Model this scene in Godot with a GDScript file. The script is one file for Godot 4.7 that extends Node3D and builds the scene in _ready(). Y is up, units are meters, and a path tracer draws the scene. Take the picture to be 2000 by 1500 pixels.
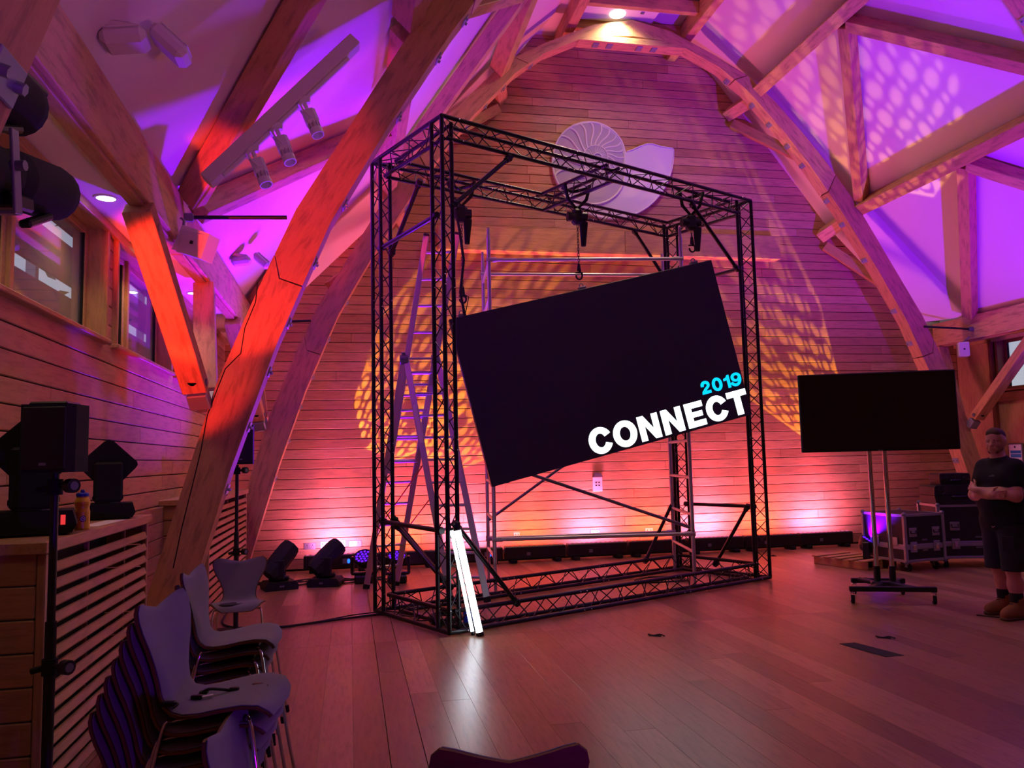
extends Node3D
# A timber hall being set up for a conference. Metres; -Z runs down the hall, the floor is y = 0.

const XC := 4.64          # centre line of the hall
const WALL_Z := -12.95    # face of the far wall
const WALL_L := -1.9
const WALL_R := 11.18

var M := {}
var rng := RandomNumberGenerator.new()


func _ready() -> void:
	rng.seed = 7
	# ---- camera
	var cam := Camera3D.new()
	cam.name = "camera"
	cam.transform = Transform3D(Basis(Vector3(0.98001, -0.02306, 0.19762), Vector3(0.00413, 0.9954, 0.09568), Vector3(-0.19892, -0.09296, 0.9756)), Vector3(0, 1.65, 0)).orthonormalized()
	cam.keep_aspect = Camera3D.KEEP_HEIGHT
	cam.fov = 51.36
	cam.near = 0.05
	cam.far = 200.0
	add_child(cam)
	cam.current = true
	# ---- sky and exposure
	var env := Environment.new()
	env.background_mode = Environment.BG_SKY
	var sky := Sky.new()
	var sm := ProceduralSkyMaterial.new()
	sm.sky_top_color = Color(0.62, 0.72, 0.86)
	sm.sky_horizon_color = Color(0.86, 0.9, 0.93)
	sm.ground_horizon_color = Color(0.5, 0.52, 0.5)
	sm.ground_bottom_color = Color(0.25, 0.26, 0.24)
	sky.sky_material = sm
	env.sky = sky
	env.background_energy_multiplier = 1.1
	env.tonemap_mode = Environment.TONE_MAPPER_LINEAR
	env.tonemap_exposure = 0.8
	env.sdfgi_enabled = true
	env.ssao_enabled = true
	env.ssil_enabled = true
	var we := WorldEnvironment.new()
	we.name = "world"
	we.environment = env
	add_child(we)
	# ---- light not tied to a fitting in view comes from unseen or added lamps
	materials()
	hall()
	timber()
	fittings()
	stage_rig()
	props()
	chairs()
	right_side()
	people()


# ------------------------------------------------------------------ mesh helper
class MB:
	var v := PackedVector3Array()
	var n := PackedVector3Array()

	func t(a: Vector3, b: Vector3, c: Vector3, na: Vector3, nb: Vector3, nc: Vector3) -> void:
		if (b - a).cross(c - a).dot(na + nb + nc) > 0.0:
			v.append_array([a, c, b])
			n.append_array([na, nc, nb])
		else:
			v.append_array([a, b, c])
			n.append_array([na, nb, nc])

	func q(a: Vector3, b: Vector3, c: Vector3, d: Vector3, nn: Vector3) -> void:
		t(a, b, c, nn, nn, nn)
		t(a, c, d, nn, nn, nn)

	func qs(a: Vector3, b: Vector3, c: Vector3, d: Vector3, na: Vector3, nb: Vector3, nc: Vector3, nd: Vector3) -> void:
		t(a, b, c, na, nb, nc)
		t(a, c, d, na, nc, nd)

	# a box about c, half extents along the axes of b (columns), edges chamfered by ch
	func box(c: Vector3, size: Vector3, ch := 0.0, b := Basis()) -> void:
		var h := size * 0.5
		if ch <= 0.0:
			for ax in 3:
				for s in [-1.0, 1.0]:
					var nn := Vector3.ZERO
					nn[ax] = s
					var u := Vector3.ZERO
					var w := Vector3.ZERO
					u[(ax + 1) % 3] = h[(ax + 1) % 3]
					w[(ax + 2) % 3] = h[(ax + 2) % 3]
					var o: Vector3 = nn * h[ax]
					q(c + b * (o - u - w), c + b * (o + u - w), c + b * (o + u + w), c + b * (o - u + w), (b * nn).normalized())
			return
		var k := minf(ch, minf(h.x, minf(h.y, h.z)) * 0.9)
		for ax in 3:
			var a1 := (ax + 1) % 3
			var a2 := (ax + 2) % 3
			for s in [-1.0, 1.0]:
				var nn := Vector3.ZERO
				nn[ax] = s
				var u := Vector3.ZERO
				var w := Vector3.ZERO
				u[a1] = h[a1] - k
				w[a2] = h[a2] - k
				var o: Vector3 = nn * h[ax]
				q(c + b * (o - u - w), c + b * (o + u - w), c + b * (o + u + w), c + b * (o - u + w), (b * nn).normalized())
				# chamfers between ax and a1
				for s2 in [-1.0, 1.0]:
					var p := Vector3.ZERO
					var r := Vector3.ZERO
					p[ax] = s * h[ax]
					p[a1] = s2 * (h[a1] - k)
					r[ax] = s * (h[ax] - k)
					r[a1] = s2 * h[a1]
					var e := Vector3.ZERO
					e[a2] = h[a2] - k
					var cn := Vector3.ZERO
					cn[ax] = s
					cn[a1] = s2
					q(c + b * (p - e), c + b * (p + e), c + b * (r + e), c + b * (r - e), (b * cn).normalized())
		for sx in [-1.0, 1.0]:
			for sy in [-1.0, 1.0]:
				for sz in [-1.0, 1.0]:
					var sg := Vector3(sx, sy, sz)
					var a := Vector3(h.x, h.y - k, h.z - k) * sg
					var bb := Vector3(h.x - k, h.y, h.z - k) * sg
					var cc := Vector3(h.x - k, h.y - k, h.z) * sg
					var nn := (b * sg).normalized()
					t(c + b * a, c + b * bb, c + b * cc, nn, nn, nn)

	# a round bar between two points; r2 for a taper
	func rod(a: Vector3, b: Vector3, r: float, seg := 8, r2 := -1.0, caps := true) -> void:
		if r2 < 0.0:
			r2 = r
		var d := (b - a).normalized()
		var u := d.cross(Vector3.UP if absf(d.y) < 0.9 else Vector3.RIGHT).normalized()
		var w := d.cross(u)
		for i in seg:
			var a0 := TAU * i / seg
			var a1 := TAU * (i + 1) / seg
			var n0 := u * cos(a0) + w * sin(a0)
			var n1 := u * cos(a1) + w * sin(a1)
			qs(a + n0 * r, a + n1 * r, b + n1 * r2, b + n0 * r2, n0, n1, n1, n0)
			if caps:
				t(a, a + n0 * r, a + n1 * r, -d, -d, -d)
				t(b, b + n0 * r2, b + n1 * r2, d, d, d)

	# a bent tube through points
	func tube(p: PackedVector3Array, r: float, seg := 8) -> void:
		var rings := []
		var ns := []
		var u := Vector3.ZERO
		for i in p.size():
			var d := (p[mini(i + 1, p.size() - 1)] - p[maxi(i - 1, 0)]).normalized()
			if u == Vector3.ZERO:
				u = d.cross(Vector3.UP if absf(d.y) < 0.9 else Vector3.RIGHT).normalized()
			u = (u - d * u.dot(d)).normalized()
			var w := d.cross(u)
			var ring := PackedVector3Array()
			var nr := PackedVector3Array()
			for k in seg:
				var an := TAU * k / seg
				var nn := u * cos(an) + w * sin(an)
				nr.append(nn)
				ring.append(p[i] + nn * r)
			rings.append(ring)
			ns.append(nr)
		for i in p.size() - 1:
			for k in seg:
				var k2 := (k + 1) % seg
				qs(rings[i][k], rings[i][k2], rings[i + 1][k2], rings[i + 1][k], ns[i][k], ns[i][k2], ns[i + 1][k2], ns[i + 1][k])
		for e in [0, p.size() - 1]:
			var d2: Vector3 = (p[0] - p[1]).normalized() if e == 0 else (p[e] - p[e - 1]).normalized()
			for k in seg:
				t(p[e], rings[e][k], rings[e][(k + 1) % seg], d2, d2, d2)

	# profile of (radius, height) turned about the axis xf.y
	func lathe(prof: PackedVector2Array, seg := 20, xf := Transform3D()) -> void:
		for i in prof.size() - 1:
			var p0 := prof[i]
			var p1 := prof[i + 1]
			var d := p1 - p0
			var pn := Vector2(d.y, -d.x).normalized()
			for k in seg:
				var a0 := TAU * k / seg
				var a1 := TAU * (k + 1) / seg
				var c0 := Vector3(cos(a0), 0, sin(a0))
				var c1 := Vector3(cos(a1), 0, sin(a1))
				var n0: Vector3 = (xf.basis * (c0 * pn.x + Vector3.UP * pn.y)).normalized()
				var n1: Vector3 = (xf.basis * (c1 * pn.x + Vector3.UP * pn.y)).normalized()
				qs(xf * (c0 * p0.x + Vector3.UP * p0.y), xf * (c1 * p0.x + Vector3.UP * p0.y), xf * (c1 * p1.x + Vector3.UP * p1.y), xf * (c0 * p1.x + Vector3.UP * p1.y), n0, n1, n1, n0)

	# a flat outline in xf.xy, thick from z0 to z1
	func prism(poly: PackedVector2Array, z0: float, z1: float, xf := Transform3D()) -> void:
		var idx := Geometry2D.triangulate_polygon(poly)
		var nz: Vector3 = xf.basis.z.normalized()
		for i in range(0, idx.size(), 3):
			var a := poly[idx[i]]
			var b := poly[idx[i + 1]]
			var c := poly[idx[i + 2]]
			t(xf * Vector3(a.x, a.y, z1), xf * Vector3(b.x, b.y, z1), xf * Vector3(c.x, c.y, z1), nz, nz, nz)
			t(xf * Vector3(a.x, a.y, z0), xf * Vector3(b.x, b.y, z0), xf * Vector3(c.x, c.y, z0), -nz, -nz, -nz)
		var area := 0.0
		for i in poly.size():
			area += poly[i].cross(poly[(i + 1) % poly.size()])
		for i in poly.size():
			var a := poly[i]
			var b := poly[(i + 1) % poly.size()]
			var e := b - a
			var nn := Vector2(e.y, -e.x).normalized() * signf(area)
			q(xf * Vector3(a.x, a.y, z0), xf * Vector3(b.x, b.y, z0), xf * Vector3(b.x, b.y, z1), xf * Vector3(a.x, a.y, z1), (xf.basis * Vector3(nn.x, nn.y, 0)).normalized())

	# a grid of points with given normals computed from neighbours, both wrapped or not
	func sheet(rows: Array, up: Vector3) -> void:
		var nr := rows.size()
		var nc: int = rows[0].size()
		var nn := []
		for i in nr:
			var l := PackedVector3Array()
			for j in nc:
				var du: Vector3 = rows[mini(i + 1, nr - 1)][j] - rows[maxi(i - 1, 0)][j]
				var dv: Vector3 = rows[i][mini(j + 1, nc - 1)] - rows[i][maxi(j - 1, 0)]
				var c := du.cross(dv)
				l.append(c.normalized() if c.length() > 1e-9 else up)
			nn.append(l)
		var s := 0.0
		for i in nr:
			for j in nc:
				s += nn[i][j].dot(up)
		var f := 1.0 if s >= 0.0 else -1.0
		for i in nr - 1:
			for j in nc - 1:
				qs(rows[i][j], rows[i][j + 1], rows[i + 1][j + 1], rows[i + 1][j], nn[i][j] * f, nn[i][j + 1] * f, nn[i + 1][j + 1] * f, nn[i + 1][j] * f)

	func ball(c: Vector3, r: Vector3, seg := 12, rings := 8) -> void:
		for i in rings:
			var t0 := PI * i / rings
			var t1 := PI * (i + 1) / rings
			for k in seg:
				var a0 := TAU * k / seg
				var a1 := TAU * (k + 1) / seg
				var p := [Vector3(sin(t0) * cos(a0), cos(t0), sin(t0) * sin(a0)), Vector3(sin(t0) * cos(a1), cos(t0), sin(t0) * sin(a1)), Vector3(sin(t1) * cos(a1), cos(t1), sin(t1) * sin(a1)), Vector3(sin(t1) * cos(a0), cos(t1), sin(t1) * sin(a0))]
				qs(c + p[0] * r, c + p[1] * r, c + p[2] * r, c + p[3] * r, (p[0] / r).normalized(), (p[1] / r).normalized(), (p[2] / r).normalized(), (p[3] / r).normalized())

	func mesh() -> ArrayMesh:
		var arr := []
		arr.resize(Mesh.ARRAY_MAX)
		arr[Mesh.ARRAY_VERTEX] = v
		arr[Mesh.ARRAY_NORMAL] = n
		var am := ArrayMesh.new()
		am.add_surface_from_arrays(Mesh.PRIMITIVE_TRIANGLES, arr)
		return am


# ------------------------------------------------------------------ scene helpers
func put(called: String, mb: MB, mat: Material, parent: Node = self, xf := Transform3D()) -> MeshInstance3D:
	var o := MeshInstance3D.new()
	o.name = called
	o.mesh = mb.mesh()
	o.material_override = mat
	o.transform = xf
	o.cast_shadow = GeometryInstance3D.SHADOW_CASTING_SETTING_ON
	parent.add_child(o, true)
	return o


func share(called: String, mesh: Mesh, mat: Material, parent: Node, xf := Transform3D()) -> MeshInstance3D:
	var o := MeshInstance3D.new()
	o.name = called
	o.mesh = mesh
	o.material_override = mat
	o.transform = xf
	parent.add_child(o, true)
	return o


func tag(o: Node, label: String, category: String, group := "") -> void:
	o.set_meta("label", label)
	o.set_meta("category", category)
	if group:
		o.set_meta("group", group)


func thing(called: String, label: String, category: String, at := Vector3.ZERO, yaw := 0.0, group := "") -> Node3D:
	var o := Node3D.new()
	o.name = called
	o.position = at
	o.rotation.y = yaw
	add_child(o, true)
	tag(o, label, category, group)
	return o


func node(called: String, parent: Node, xf := Transform3D()) -> Node3D:
	var o := Node3D.new()
	o.name = called
	o.transform = xf
	parent.add_child(o, true)
	return o


func setting(called: String, label: String, xf := Transform3D()) -> Node3D:
	var o := node(called, self, xf)
	o.set_meta("kind", "structure")
	o.set_meta("label", label)
	return o


func copy(o: Node3D, label: String, at: Vector3, yaw: float, group := "") -> Node3D:
	var c: Node3D = o.duplicate()
	add_child(c, true)
	c.position = at
	c.rotation = Vector3(0, yaw, 0)
	c.set_meta("label", label)
	if group:
		c.set_meta("group", group)
	return c


# basis whose x runs along d, y as near as can be to up
func along(d: Vector3, up := Vector3.UP) -> Basis:
	var x := d.normalized()
	var z := x.cross(up).normalized()
	return Basis(x, z.cross(x), z)


# a squared timber from a to b, grain along its own x
func beam(called: String, a: Vector3, b: Vector3, h: float, w: float, mat: Material, parent: Node = self, up := Vector3.UP, ch := 0.006) -> MeshInstance3D:
	var l := a.distance_to(b)
	var off := Vector3(rng.randf() * 5.0, rng.randf() * 3.0, rng.randf() * 3.0)
	var mb := MB.new()
	mb.box(off, Vector3(l, h, w), ch)
	var bs := along(b - a, up)
	return put(called, mb, mat, parent, Transform3D(bs, (a + b) * 0.5 - bs * off))


func spot(called: String, at: Vector3, aim: Vector3, col: Color, energy: float, half_angle: float, size := 0.05, soft := 0.4, parent: Node = self) -> SpotLight3D:
	var l := SpotLight3D.new()
	l.name = called
	l.light_color = col
	l.light_energy = energy
	l.spot_angle = half_angle
	l.spot_angle_attenuation = soft
	l.spot_range = 30.0
	l.spot_attenuation = 2.0
	l.light_size = size
	l.shadow_enabled = true
	parent.add_child(l, true)
	var d := (aim - at).normalized()
	l.transform = Transform3D(Basis.looking_at(d, Vector3.UP if absf(d.y) < 0.95 else Vector3.RIGHT), at)
	return l


func area(called: String, at: Vector3, facing: Vector3, size: Vector2, col: Color, energy: float, up := Vector3.UP, parent: Node = self) -> AreaLight3D:
	var l := AreaLight3D.new()
	l.name = called
	l.light_color = col
	l.light_energy = energy
	l.area_size = size
	l.area_range = 30.0
	l.area_attenuation = 2.0
	l.shadow_enabled = true
	parent.add_child(l, true)
	l.transform = Transform3D(Basis.looking_at(facing.normalized(), up), at)
	return l


# ------------------------------------------------------------------ materials
func mat(c: Color, rough := 0.7, metal := 0.0) -> StandardMaterial3D:
	var m := StandardMaterial3D.new()
	m.albedo_color = c
	m.roughness = rough
	m.metallic = metal
	return m


func glow(c: Color, energy: float) -> StandardMaterial3D:
	var m := mat(Color(0.05, 0.05, 0.05), 0.5)
	m.emission_enabled = true
	m.emission = c
	m.emission_energy_multiplier = energy
	return m


func grain_tex(sd: int, lo: float, freq: float) -> NoiseTexture2D:
	var n := FastNoiseLite.new()
	n.seed = sd
	n.noise_type = FastNoiseLite.TYPE_SIMPLEX_SMOOTH
	n.frequency = freq
	n.fractal_octaves = 5
	n.fractal_gain = 0.62
	n.domain_warp_enabled = true
	n.domain_warp_amplitude = 22.0
	n.domain_warp_frequency = 0.01
	var g := Gradient.new()
	g.offsets = PackedFloat32Array([0.0, 0.3, 0.42, 0.5, 0.58, 0.75, 1.0])
	var cols := PackedColorArray()
	for k in [lo, lo + 0.06, 0.95, 0.91, 0.98, 0.95, 1.0]:
		cols.append(Color(k, k * 0.985, k * 0.96))
	g.colors = cols
	var t := NoiseTexture2D.new()
	t.width = 512
	t.height = 512
	t.seamless = true
	t.noise = n
	t.color_ramp = g
	return t


func wood(c: Color, tex: Texture2D, rough := 0.55, scale := Vector3(0.22, 2.0, 2.0)) -> StandardMaterial3D:
	var m := mat(c, rough)
	m.albedo_texture = tex
	m.uv1_triplanar = true
	m.uv1_scale = scale
	return m


func blotch_tex(sd: int, lo: float, freq := 0.02) -> NoiseTexture2D:
	var n := FastNoiseLite.new()
	n.seed = sd
	n.frequency = freq
	n.fractal_octaves = 4
	var g := Gradient.new()
	g.colors = PackedColorArray([Color(lo, lo, lo), Color.WHITE])
	var t := NoiseTexture2D.new()
	t.width = 256
	t.height = 256
	t.seamless = true
	t.noise = n
	t.color_ramp = g
	return t


func materials() -> void:
	var g1 := grain_tex(3, 0.78, 0.014)
	var g2 := grain_tex(11, 0.82, 0.02)
	M.wall = []
	for c in [Color(0.80, 0.63, 0.47), Color(0.77, 0.60, 0.44), Color(0.83, 0.67, 0.51), Color(0.74, 0.57, 0.42)]:
		M.wall.append(wood(c, g2, 0.5))
	M.timber = [wood(Color(0.80, 0.62, 0.43), g1, 0.6, Vector3(0.3, 1.6, 1.6)), wood(Color(0.76, 0.58, 0.40), g1, 0.6, Vector3(0.3, 1.6, 1.6)), wood(Color(0.84, 0.68, 0.50), g1, 0.6, Vector3(0.3, 1.6, 1.6))]
	M.floor = []
	for c in [Color(0.64, 0.47, 0.35), Color(0.59, 0.42, 0.31), Color(0.69, 0.52, 0.40), Color(0.55, 0.40, 0.30), Color(0.62, 0.44, 0.33)]:
		var m := wood(c, g2, 0.34, Vector3(0.3, 2.6, 2.6))
		m.roughness_texture = null
		M.floor.append(m)
	M.oak = wood(Color(0.76, 0.6, 0.42), g2, 0.5, Vector3(0.3, 2.5, 2.5))
	M.redwood = wood(Color(0.55, 0.30, 0.2), g2, 0.5, Vector3(0.3, 2.5, 2.5))
	M.bench = [wood(Color(0.72, 0.55, 0.42), g2, 0.5, Vector3(0.3, 2.5, 2.5)), wood(Color(0.68, 0.51, 0.38), g2, 0.5, Vector3(0.3, 2.5, 2.5))]
	M.plaster = mat(Color(0.90, 0.87, 0.84), 0.85)
	M.white = mat(Color(0.85, 0.84, 0.83), 0.5)
	M.offwhite = mat(Color(0.8, 0.77, 0.76), 0.6)
	M.dark = mat(Color(0.05, 0.05, 0.05), 0.8)
	M.black = mat(Color(0.055, 0.05, 0.06), 0.45)
	M.blackmatt = mat(Color(0.05, 0.045, 0.05), 0.85)
	M.truss = mat(Color(0.075, 0.06, 0.08), 0.32, 0.25)
	M.alu = mat(Color(0.80, 0.80, 0.82), 0.38, 0.85)
	M.steel = mat(Color(0.50, 0.51, 0.55), 0.4, 0.7)
	M.galv = mat(Color(0.62, 0.64, 0.68), 0.45, 0.6)
	M.chrome = mat(Color(0.88, 0.88, 0.9), 0.1, 1.0)
	M.rubber = mat(Color(0.06, 0.06, 0.06), 0.9)
	M.screen = mat(Color(0.17, 0.14, 0.21), 0.6)
	M.tv = mat(Color(0.03, 0.025, 0.03), 0.25)
	M.yellow = mat(Color(0.93, 0.76, 0.1), 0.35)
	M.blue = mat(Color(0.1, 0.16, 0.62), 0.4)
	M.paper = mat(Color(0.9, 0.9, 0.92), 0.8)
	M.fabric = mat(Color(0.52, 0.53, 0.57), 0.95)
	M.fabric.albedo_texture = blotch_tex(5, 0.86, 0.3)
	M.fabric.uv1_triplanar = true
	M.fabric.uv1_scale = Vector3(9, 9, 9)
	M.fabric.rim_enabled = true
	M.fabric.rim = 0.3
	M.ply = wood(Color(0.46, 0.3, 0.17), g2, 0.75, Vector3(3, 3, 0.5))
	M.glass = mat(Color(0.9, 0.95, 0.93, 0.12), 0.02)
	M.glass.transparency = BaseMaterial3D.TRANSPARENCY_ALPHA
	M.shell = mat(Color(0.88, 0.86, 0.88), 0.7)
	M.shell_dark = mat(Color(0.72, 0.69, 0.73), 0.75)
	M.case = mat(Color(0.09, 0.085, 0.1), 0.6)
	M.cable = mat(Color(0.03, 0.03, 0.035), 0.6)
	M.pine = wood(Color(0.80, 0.62, 0.44), g2, 0.7, Vector3(0.5, 3, 3))
	M.leaf = mat(Color(0.25, 0.42, 0.16), 0.8)
	M.fence = wood(Color(0.36, 0.31, 0.25), g2, 0.8, Vector3(0.3, 2, 2))
	M.ground = mat(Color(0.3, 0.3, 0.26), 0.9)
	M.orange_web = mat(Color(0.8, 0.25, 0.1), 0.7)


# ------------------------------------------------------------------ the hall itself
func W_left(y: float) -> float:   # where the roof meets the far wall, left of the centre line
	var p := [Vector2(-1.9, 3.5), Vector2(-1.05, 4.05), Vector2(0.62, 5.74), Vector2(1.75, 7.25), Vector2(2.3, 7.92), Vector2(3.2, 9.02), Vector2(3.4, 9.4)]
	for i in p.size() - 1:
		if y >= p[i].y and y <= p[i + 1].y:
			return lerpf(p[i].x, p[i + 1].x, (y - p[i].y) / (p[i + 1].y - p[i].y))
	return -1.9


func board(parent: Node3D, x0: float, x1: float, y0: float, h: float, m: Material, called := "board") -> void:
	var off := Vector3(rng.randf() * 6.0, rng.randf() * 4.0, rng.randf() * 2.0)
	var mb := MB.new()
	mb.box(off, Vector3(x1 - x0 - 0.002, h - 0.009, 0.022), 0.005)
	put(called, mb, m, parent, Transform3D(Basis(), Vector3((x0 + x1) * 0.5, y0 + h * 0.5, 0.011 + rng.randf() * 0.0015) - off))


func hall() -> void:
	# floor: planks 0.2 m wide running down the hall
	var fl := setting("floor", "worn oak plank floor of the hall")
	var mb := MB.new()
	mb.box(Vector3(4.64, -0.13, -5.0), Vector3(13.8, 0.2, 16.8))
	put("subfloor", mb, M.dark, fl)
	var x := -1.99
	var col := 0
	while x < 11.18:
		var cuts := [2.9, -12.95]
		if x < 8.4:
			cuts.append(-7.62)
			cuts.append(-3.0 - rng.randf() * 3.6)
			cuts.append(-8.6 - rng.randf() * 3.4)
			if col % 2 == 0:
				cuts.append(0.8 - rng.randf() * 2.5)
		else:
			cuts.append(-4.0 - rng.randf() * 3.0)
			cuts.append(-8.6 - rng.randf() * 3.0)
		cuts.sort()
		for i in cuts.size() - 1:
			var z0: float = cuts[i]
			var z1: float = cuts[i + 1]
			var off := Vector3(rng.randf() * 6.0, rng.randf() * 4.0, rng.randf() * 2.0)
			var pb := MB.new()
			var gap := 0.008 if col == 11 else 0.001
			pb.box(off, Vector3(z1 - z0 - 0.002, 0.024, 0.2 - gap), 0.0008)
			var bs := Basis(Vector3(0, 0, -1), Vector3.UP, Vector3(1, 0, 0))
			put("plank", pb, M.floor[rng.randi() % 5], fl, Transform3D(bs, Vector3(x + 0.1, -0.012 - rng.randf() * 0.0006, (z0 + z1) * 0.5) - bs * off))
		x += 0.2
		col += 1

	# far wall: horizontal boards
	var wb := setting("wall_back", "far gable wall of horizontal oak boards", Transform3D(Basis(), Vector3(0, 0, WALL_Z - 0.022)))
	mb = MB.new()
	mb.box(Vector3(4.64, 4.8, -0.14), Vector3(13.9, 9.9, 0.26))
	put("backing", mb, M.dark, wb)
	var y := 0.021
	var row := 0
	while y < 9.2:
		var lx := minf(W_left(y), W_left(y + 0.154)) - 0.25
		if y < 4.1:
			lx = -1.9
		var rx := 2.0 * XC - lx
		if rx > 11.18:
			rx = 11.18
		var cuts := [lx, rx]
		var c := lx + 1.2 + rng.randf() * 3.2
		while c < rx - 0.8:
			cuts.append(c)
			c += 2.6 + rng.randf() * 2.4
		cuts.sort()
		for i in cuts.size() - 1:
			board(wb, cuts[i], cuts[i + 1], y, 0.154, M.wall[rng.randi() % 4])
		y += 0.154
		row += 1

	# side walls with their high windows
	side_wall(true)
	side_wall(false)
	# wall behind the camera
	var wf := setting("wall_front", "near end wall of the hall")
	mb = MB.new()
	mb.box(Vector3(4.64, 4.8, 3.05), Vector3(13.9, 9.9, 0.25))
	put("panelling", mb, M.oak, wf)

	# roof: plaster panels between the timbers, one set for each bay
	var ce := setting("ceiling", "white plaster panels of the faceted roof")
	var prof := [Vector2(-1.55, 3.98), Vector2(0.47, 6.02), Vector2(2.22, 8.0), Vector2(3.4, 9.02), Vector2(5.88, 9.02), Vector2(7.06, 8.0), Vector2(8.81, 6.02), Vector2(10.83, 3.98)]
	var wall := [Vector2(-1.1, 4.0), Vector2(0.62, 5.74), Vector2(2.3, 7.92), Vector2(3.2, 9.02), Vector2(6.08, 9.02), Vector2(6.98, 7.92), Vector2(8.66, 5.74), Vector2(10.38, 4.0)]
	var zs := [3.1, -1.98, -7.43, -12.1]
	for i in 7:
		for k in 3:
			panel(ce, prof[i], prof[i + 1], zs[k], prof[i], prof[i + 1], zs[k + 1])
		panel(ce, prof[i], prof[i + 1], -12.1, wall[i], wall[i + 1], -13.0)
	# flat soffit along each side wall
	for s in [0, 1]:
		var so := setting("ceiling_soffit" if s == 0 else "ceiling_soffit_right", "flat white soffit above the side windows")
		mb = MB.new()
		mb.box(Vector3(side(s, -1.74), 3.63, -4.95), Vector3(0.5, 0.1, 16.0))
		put("soffit_board", mb, M.plaster, so)
		mb = MB.new()
		mb.box(Vector3(side(s, -1.62), 3.85, -4.95), Vector3(0.06, 0.4, 16.0))
		put("upstand", mb, M.plaster, so)
		# wooden trim where soffit meets wall
		beam("trim_board", Vector3(side(s, -1.87), 3.545, 2.9), Vector3(side(s, -1.87), 3.545, -12.95), 0.07, 0.05, M.oak, so)
	# outside, seen through the windows
	var gr := setting("ground_outside", "ground outside the hall windows")
	mb = MB.new()
	mb.box(Vector3(-8.0, -0.2, -5.0), Vector3(11.6, 0.1, 40))
	mb.box(Vector3(17.2, -0.2, -5.0), Vector3(11.6, 0.1, 40))
	put("soil", mb, M.ground, gr)
	var fe := thing("slatted_screen", "weathered board screen outside the high left windows", "screen", Vector3(-2.75, 0, -6.5))
	for k in 11:
		beam("slat", Vector3(0, 0.55 + k * 0.52, 4.5), Vector3(0, 0.55 + k * 0.52, -5.5), 0.4, 0.03, M.fence, fe)
	for k in 6:
		beam("post", Vector3(-0.06, -0.2, 4.4 - k * 1.9), Vector3(-0.06, 6.0, 4.4 - k * 1.9), 0.09, 0.07, M.galv if k % 2 else M.fence, fe, Vector3.RIGHT)
	shrub(Vector3(-4.6, -0.15, -6.4), "leafy green bush outside, behind the board screen by the near left window")
	shrub(Vector3(-5.2, -0.15, -13.5), "leafy green bush outside, behind the board screen by the farther left window")


func side(s: int, x: float) -> float:
	return x if s == 0 else 2.0 * XC - x


func shrub(at: Vector3, label: String) -> void:
	var t := thing("shrub", label, "bush", at)
	var mb := MB.new()
	for k in 5:
		var a := TAU * k / 5.0
		mb.rod(Vector3.ZERO, Vector3(cos(a) * 0.5, 2.2, sin(a) * 0.7), 0.05, 6, 0.02)
	put("stem", mb, M.fence, t)
	mb = MB.new()
	for k in 900:
		var p := Vector3(rng.randfn() * 0.55, 2.6 + rng.randfn() * 0.8, rng.randfn() * 0.9)
		var u := Vector3(rng.randfn(), rng.randfn(), rng.randfn()).normalized() * 0.13
		var w := u.cross(Vector3(rng.randfn(), rng.randfn(), rng.randfn())).normalized() * 0.05
		mb.q(p - u, p + w, p + u, p - w, u.cross(w).normalized())
	var o := put("foliage", mb, M.leaf, t)
	o.set_meta("kind", "stuff")


# a plaster panel 0.12 thick whose inner face spans two profile points at each of two stations
func panel(parent: Node, a0: Vector2, b0: Vector2, z0: float, a1: Vector2, b1: Vector2, z1: float) -> void:
	var d := (b0 - a0).normalized()
	var nn := Vector2(-d.y, d.x)
	if nn.y < 0.0:
		nn = -nn
	var o := Vector3(nn.x, nn.y, 0) * 0.12
	var p := [Vector3(a0.x, a0.y, z0), Vector3(b0.x, b0.y, z0), Vector3(b1.x, b1.y, z1), Vector3(a1.x, a1.y, z1)]
	var mb := MB.new()
	var fn: Vector3 = (p[1] - p[0]).cross(p[3] - p[0]).normalized()
	if fn.dot(o) > 0.0:
		fn = -fn
	mb.q(p[0], p[1], p[2], p[3], fn)
	mb.q(p[0] + o, p[1] + o, p[2] + o, p[3] + o, -fn)
	for k in 4:
		var e0: Vector3 = p[k]
		var e1: Vector3 = p[(k + 1) % 4]
		mb.q(e0, e1, e1 + o, e0 + o, (e1 - e0).cross(o).normalized())
	put("plaster_panel", mb, M.plaster, parent)


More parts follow.
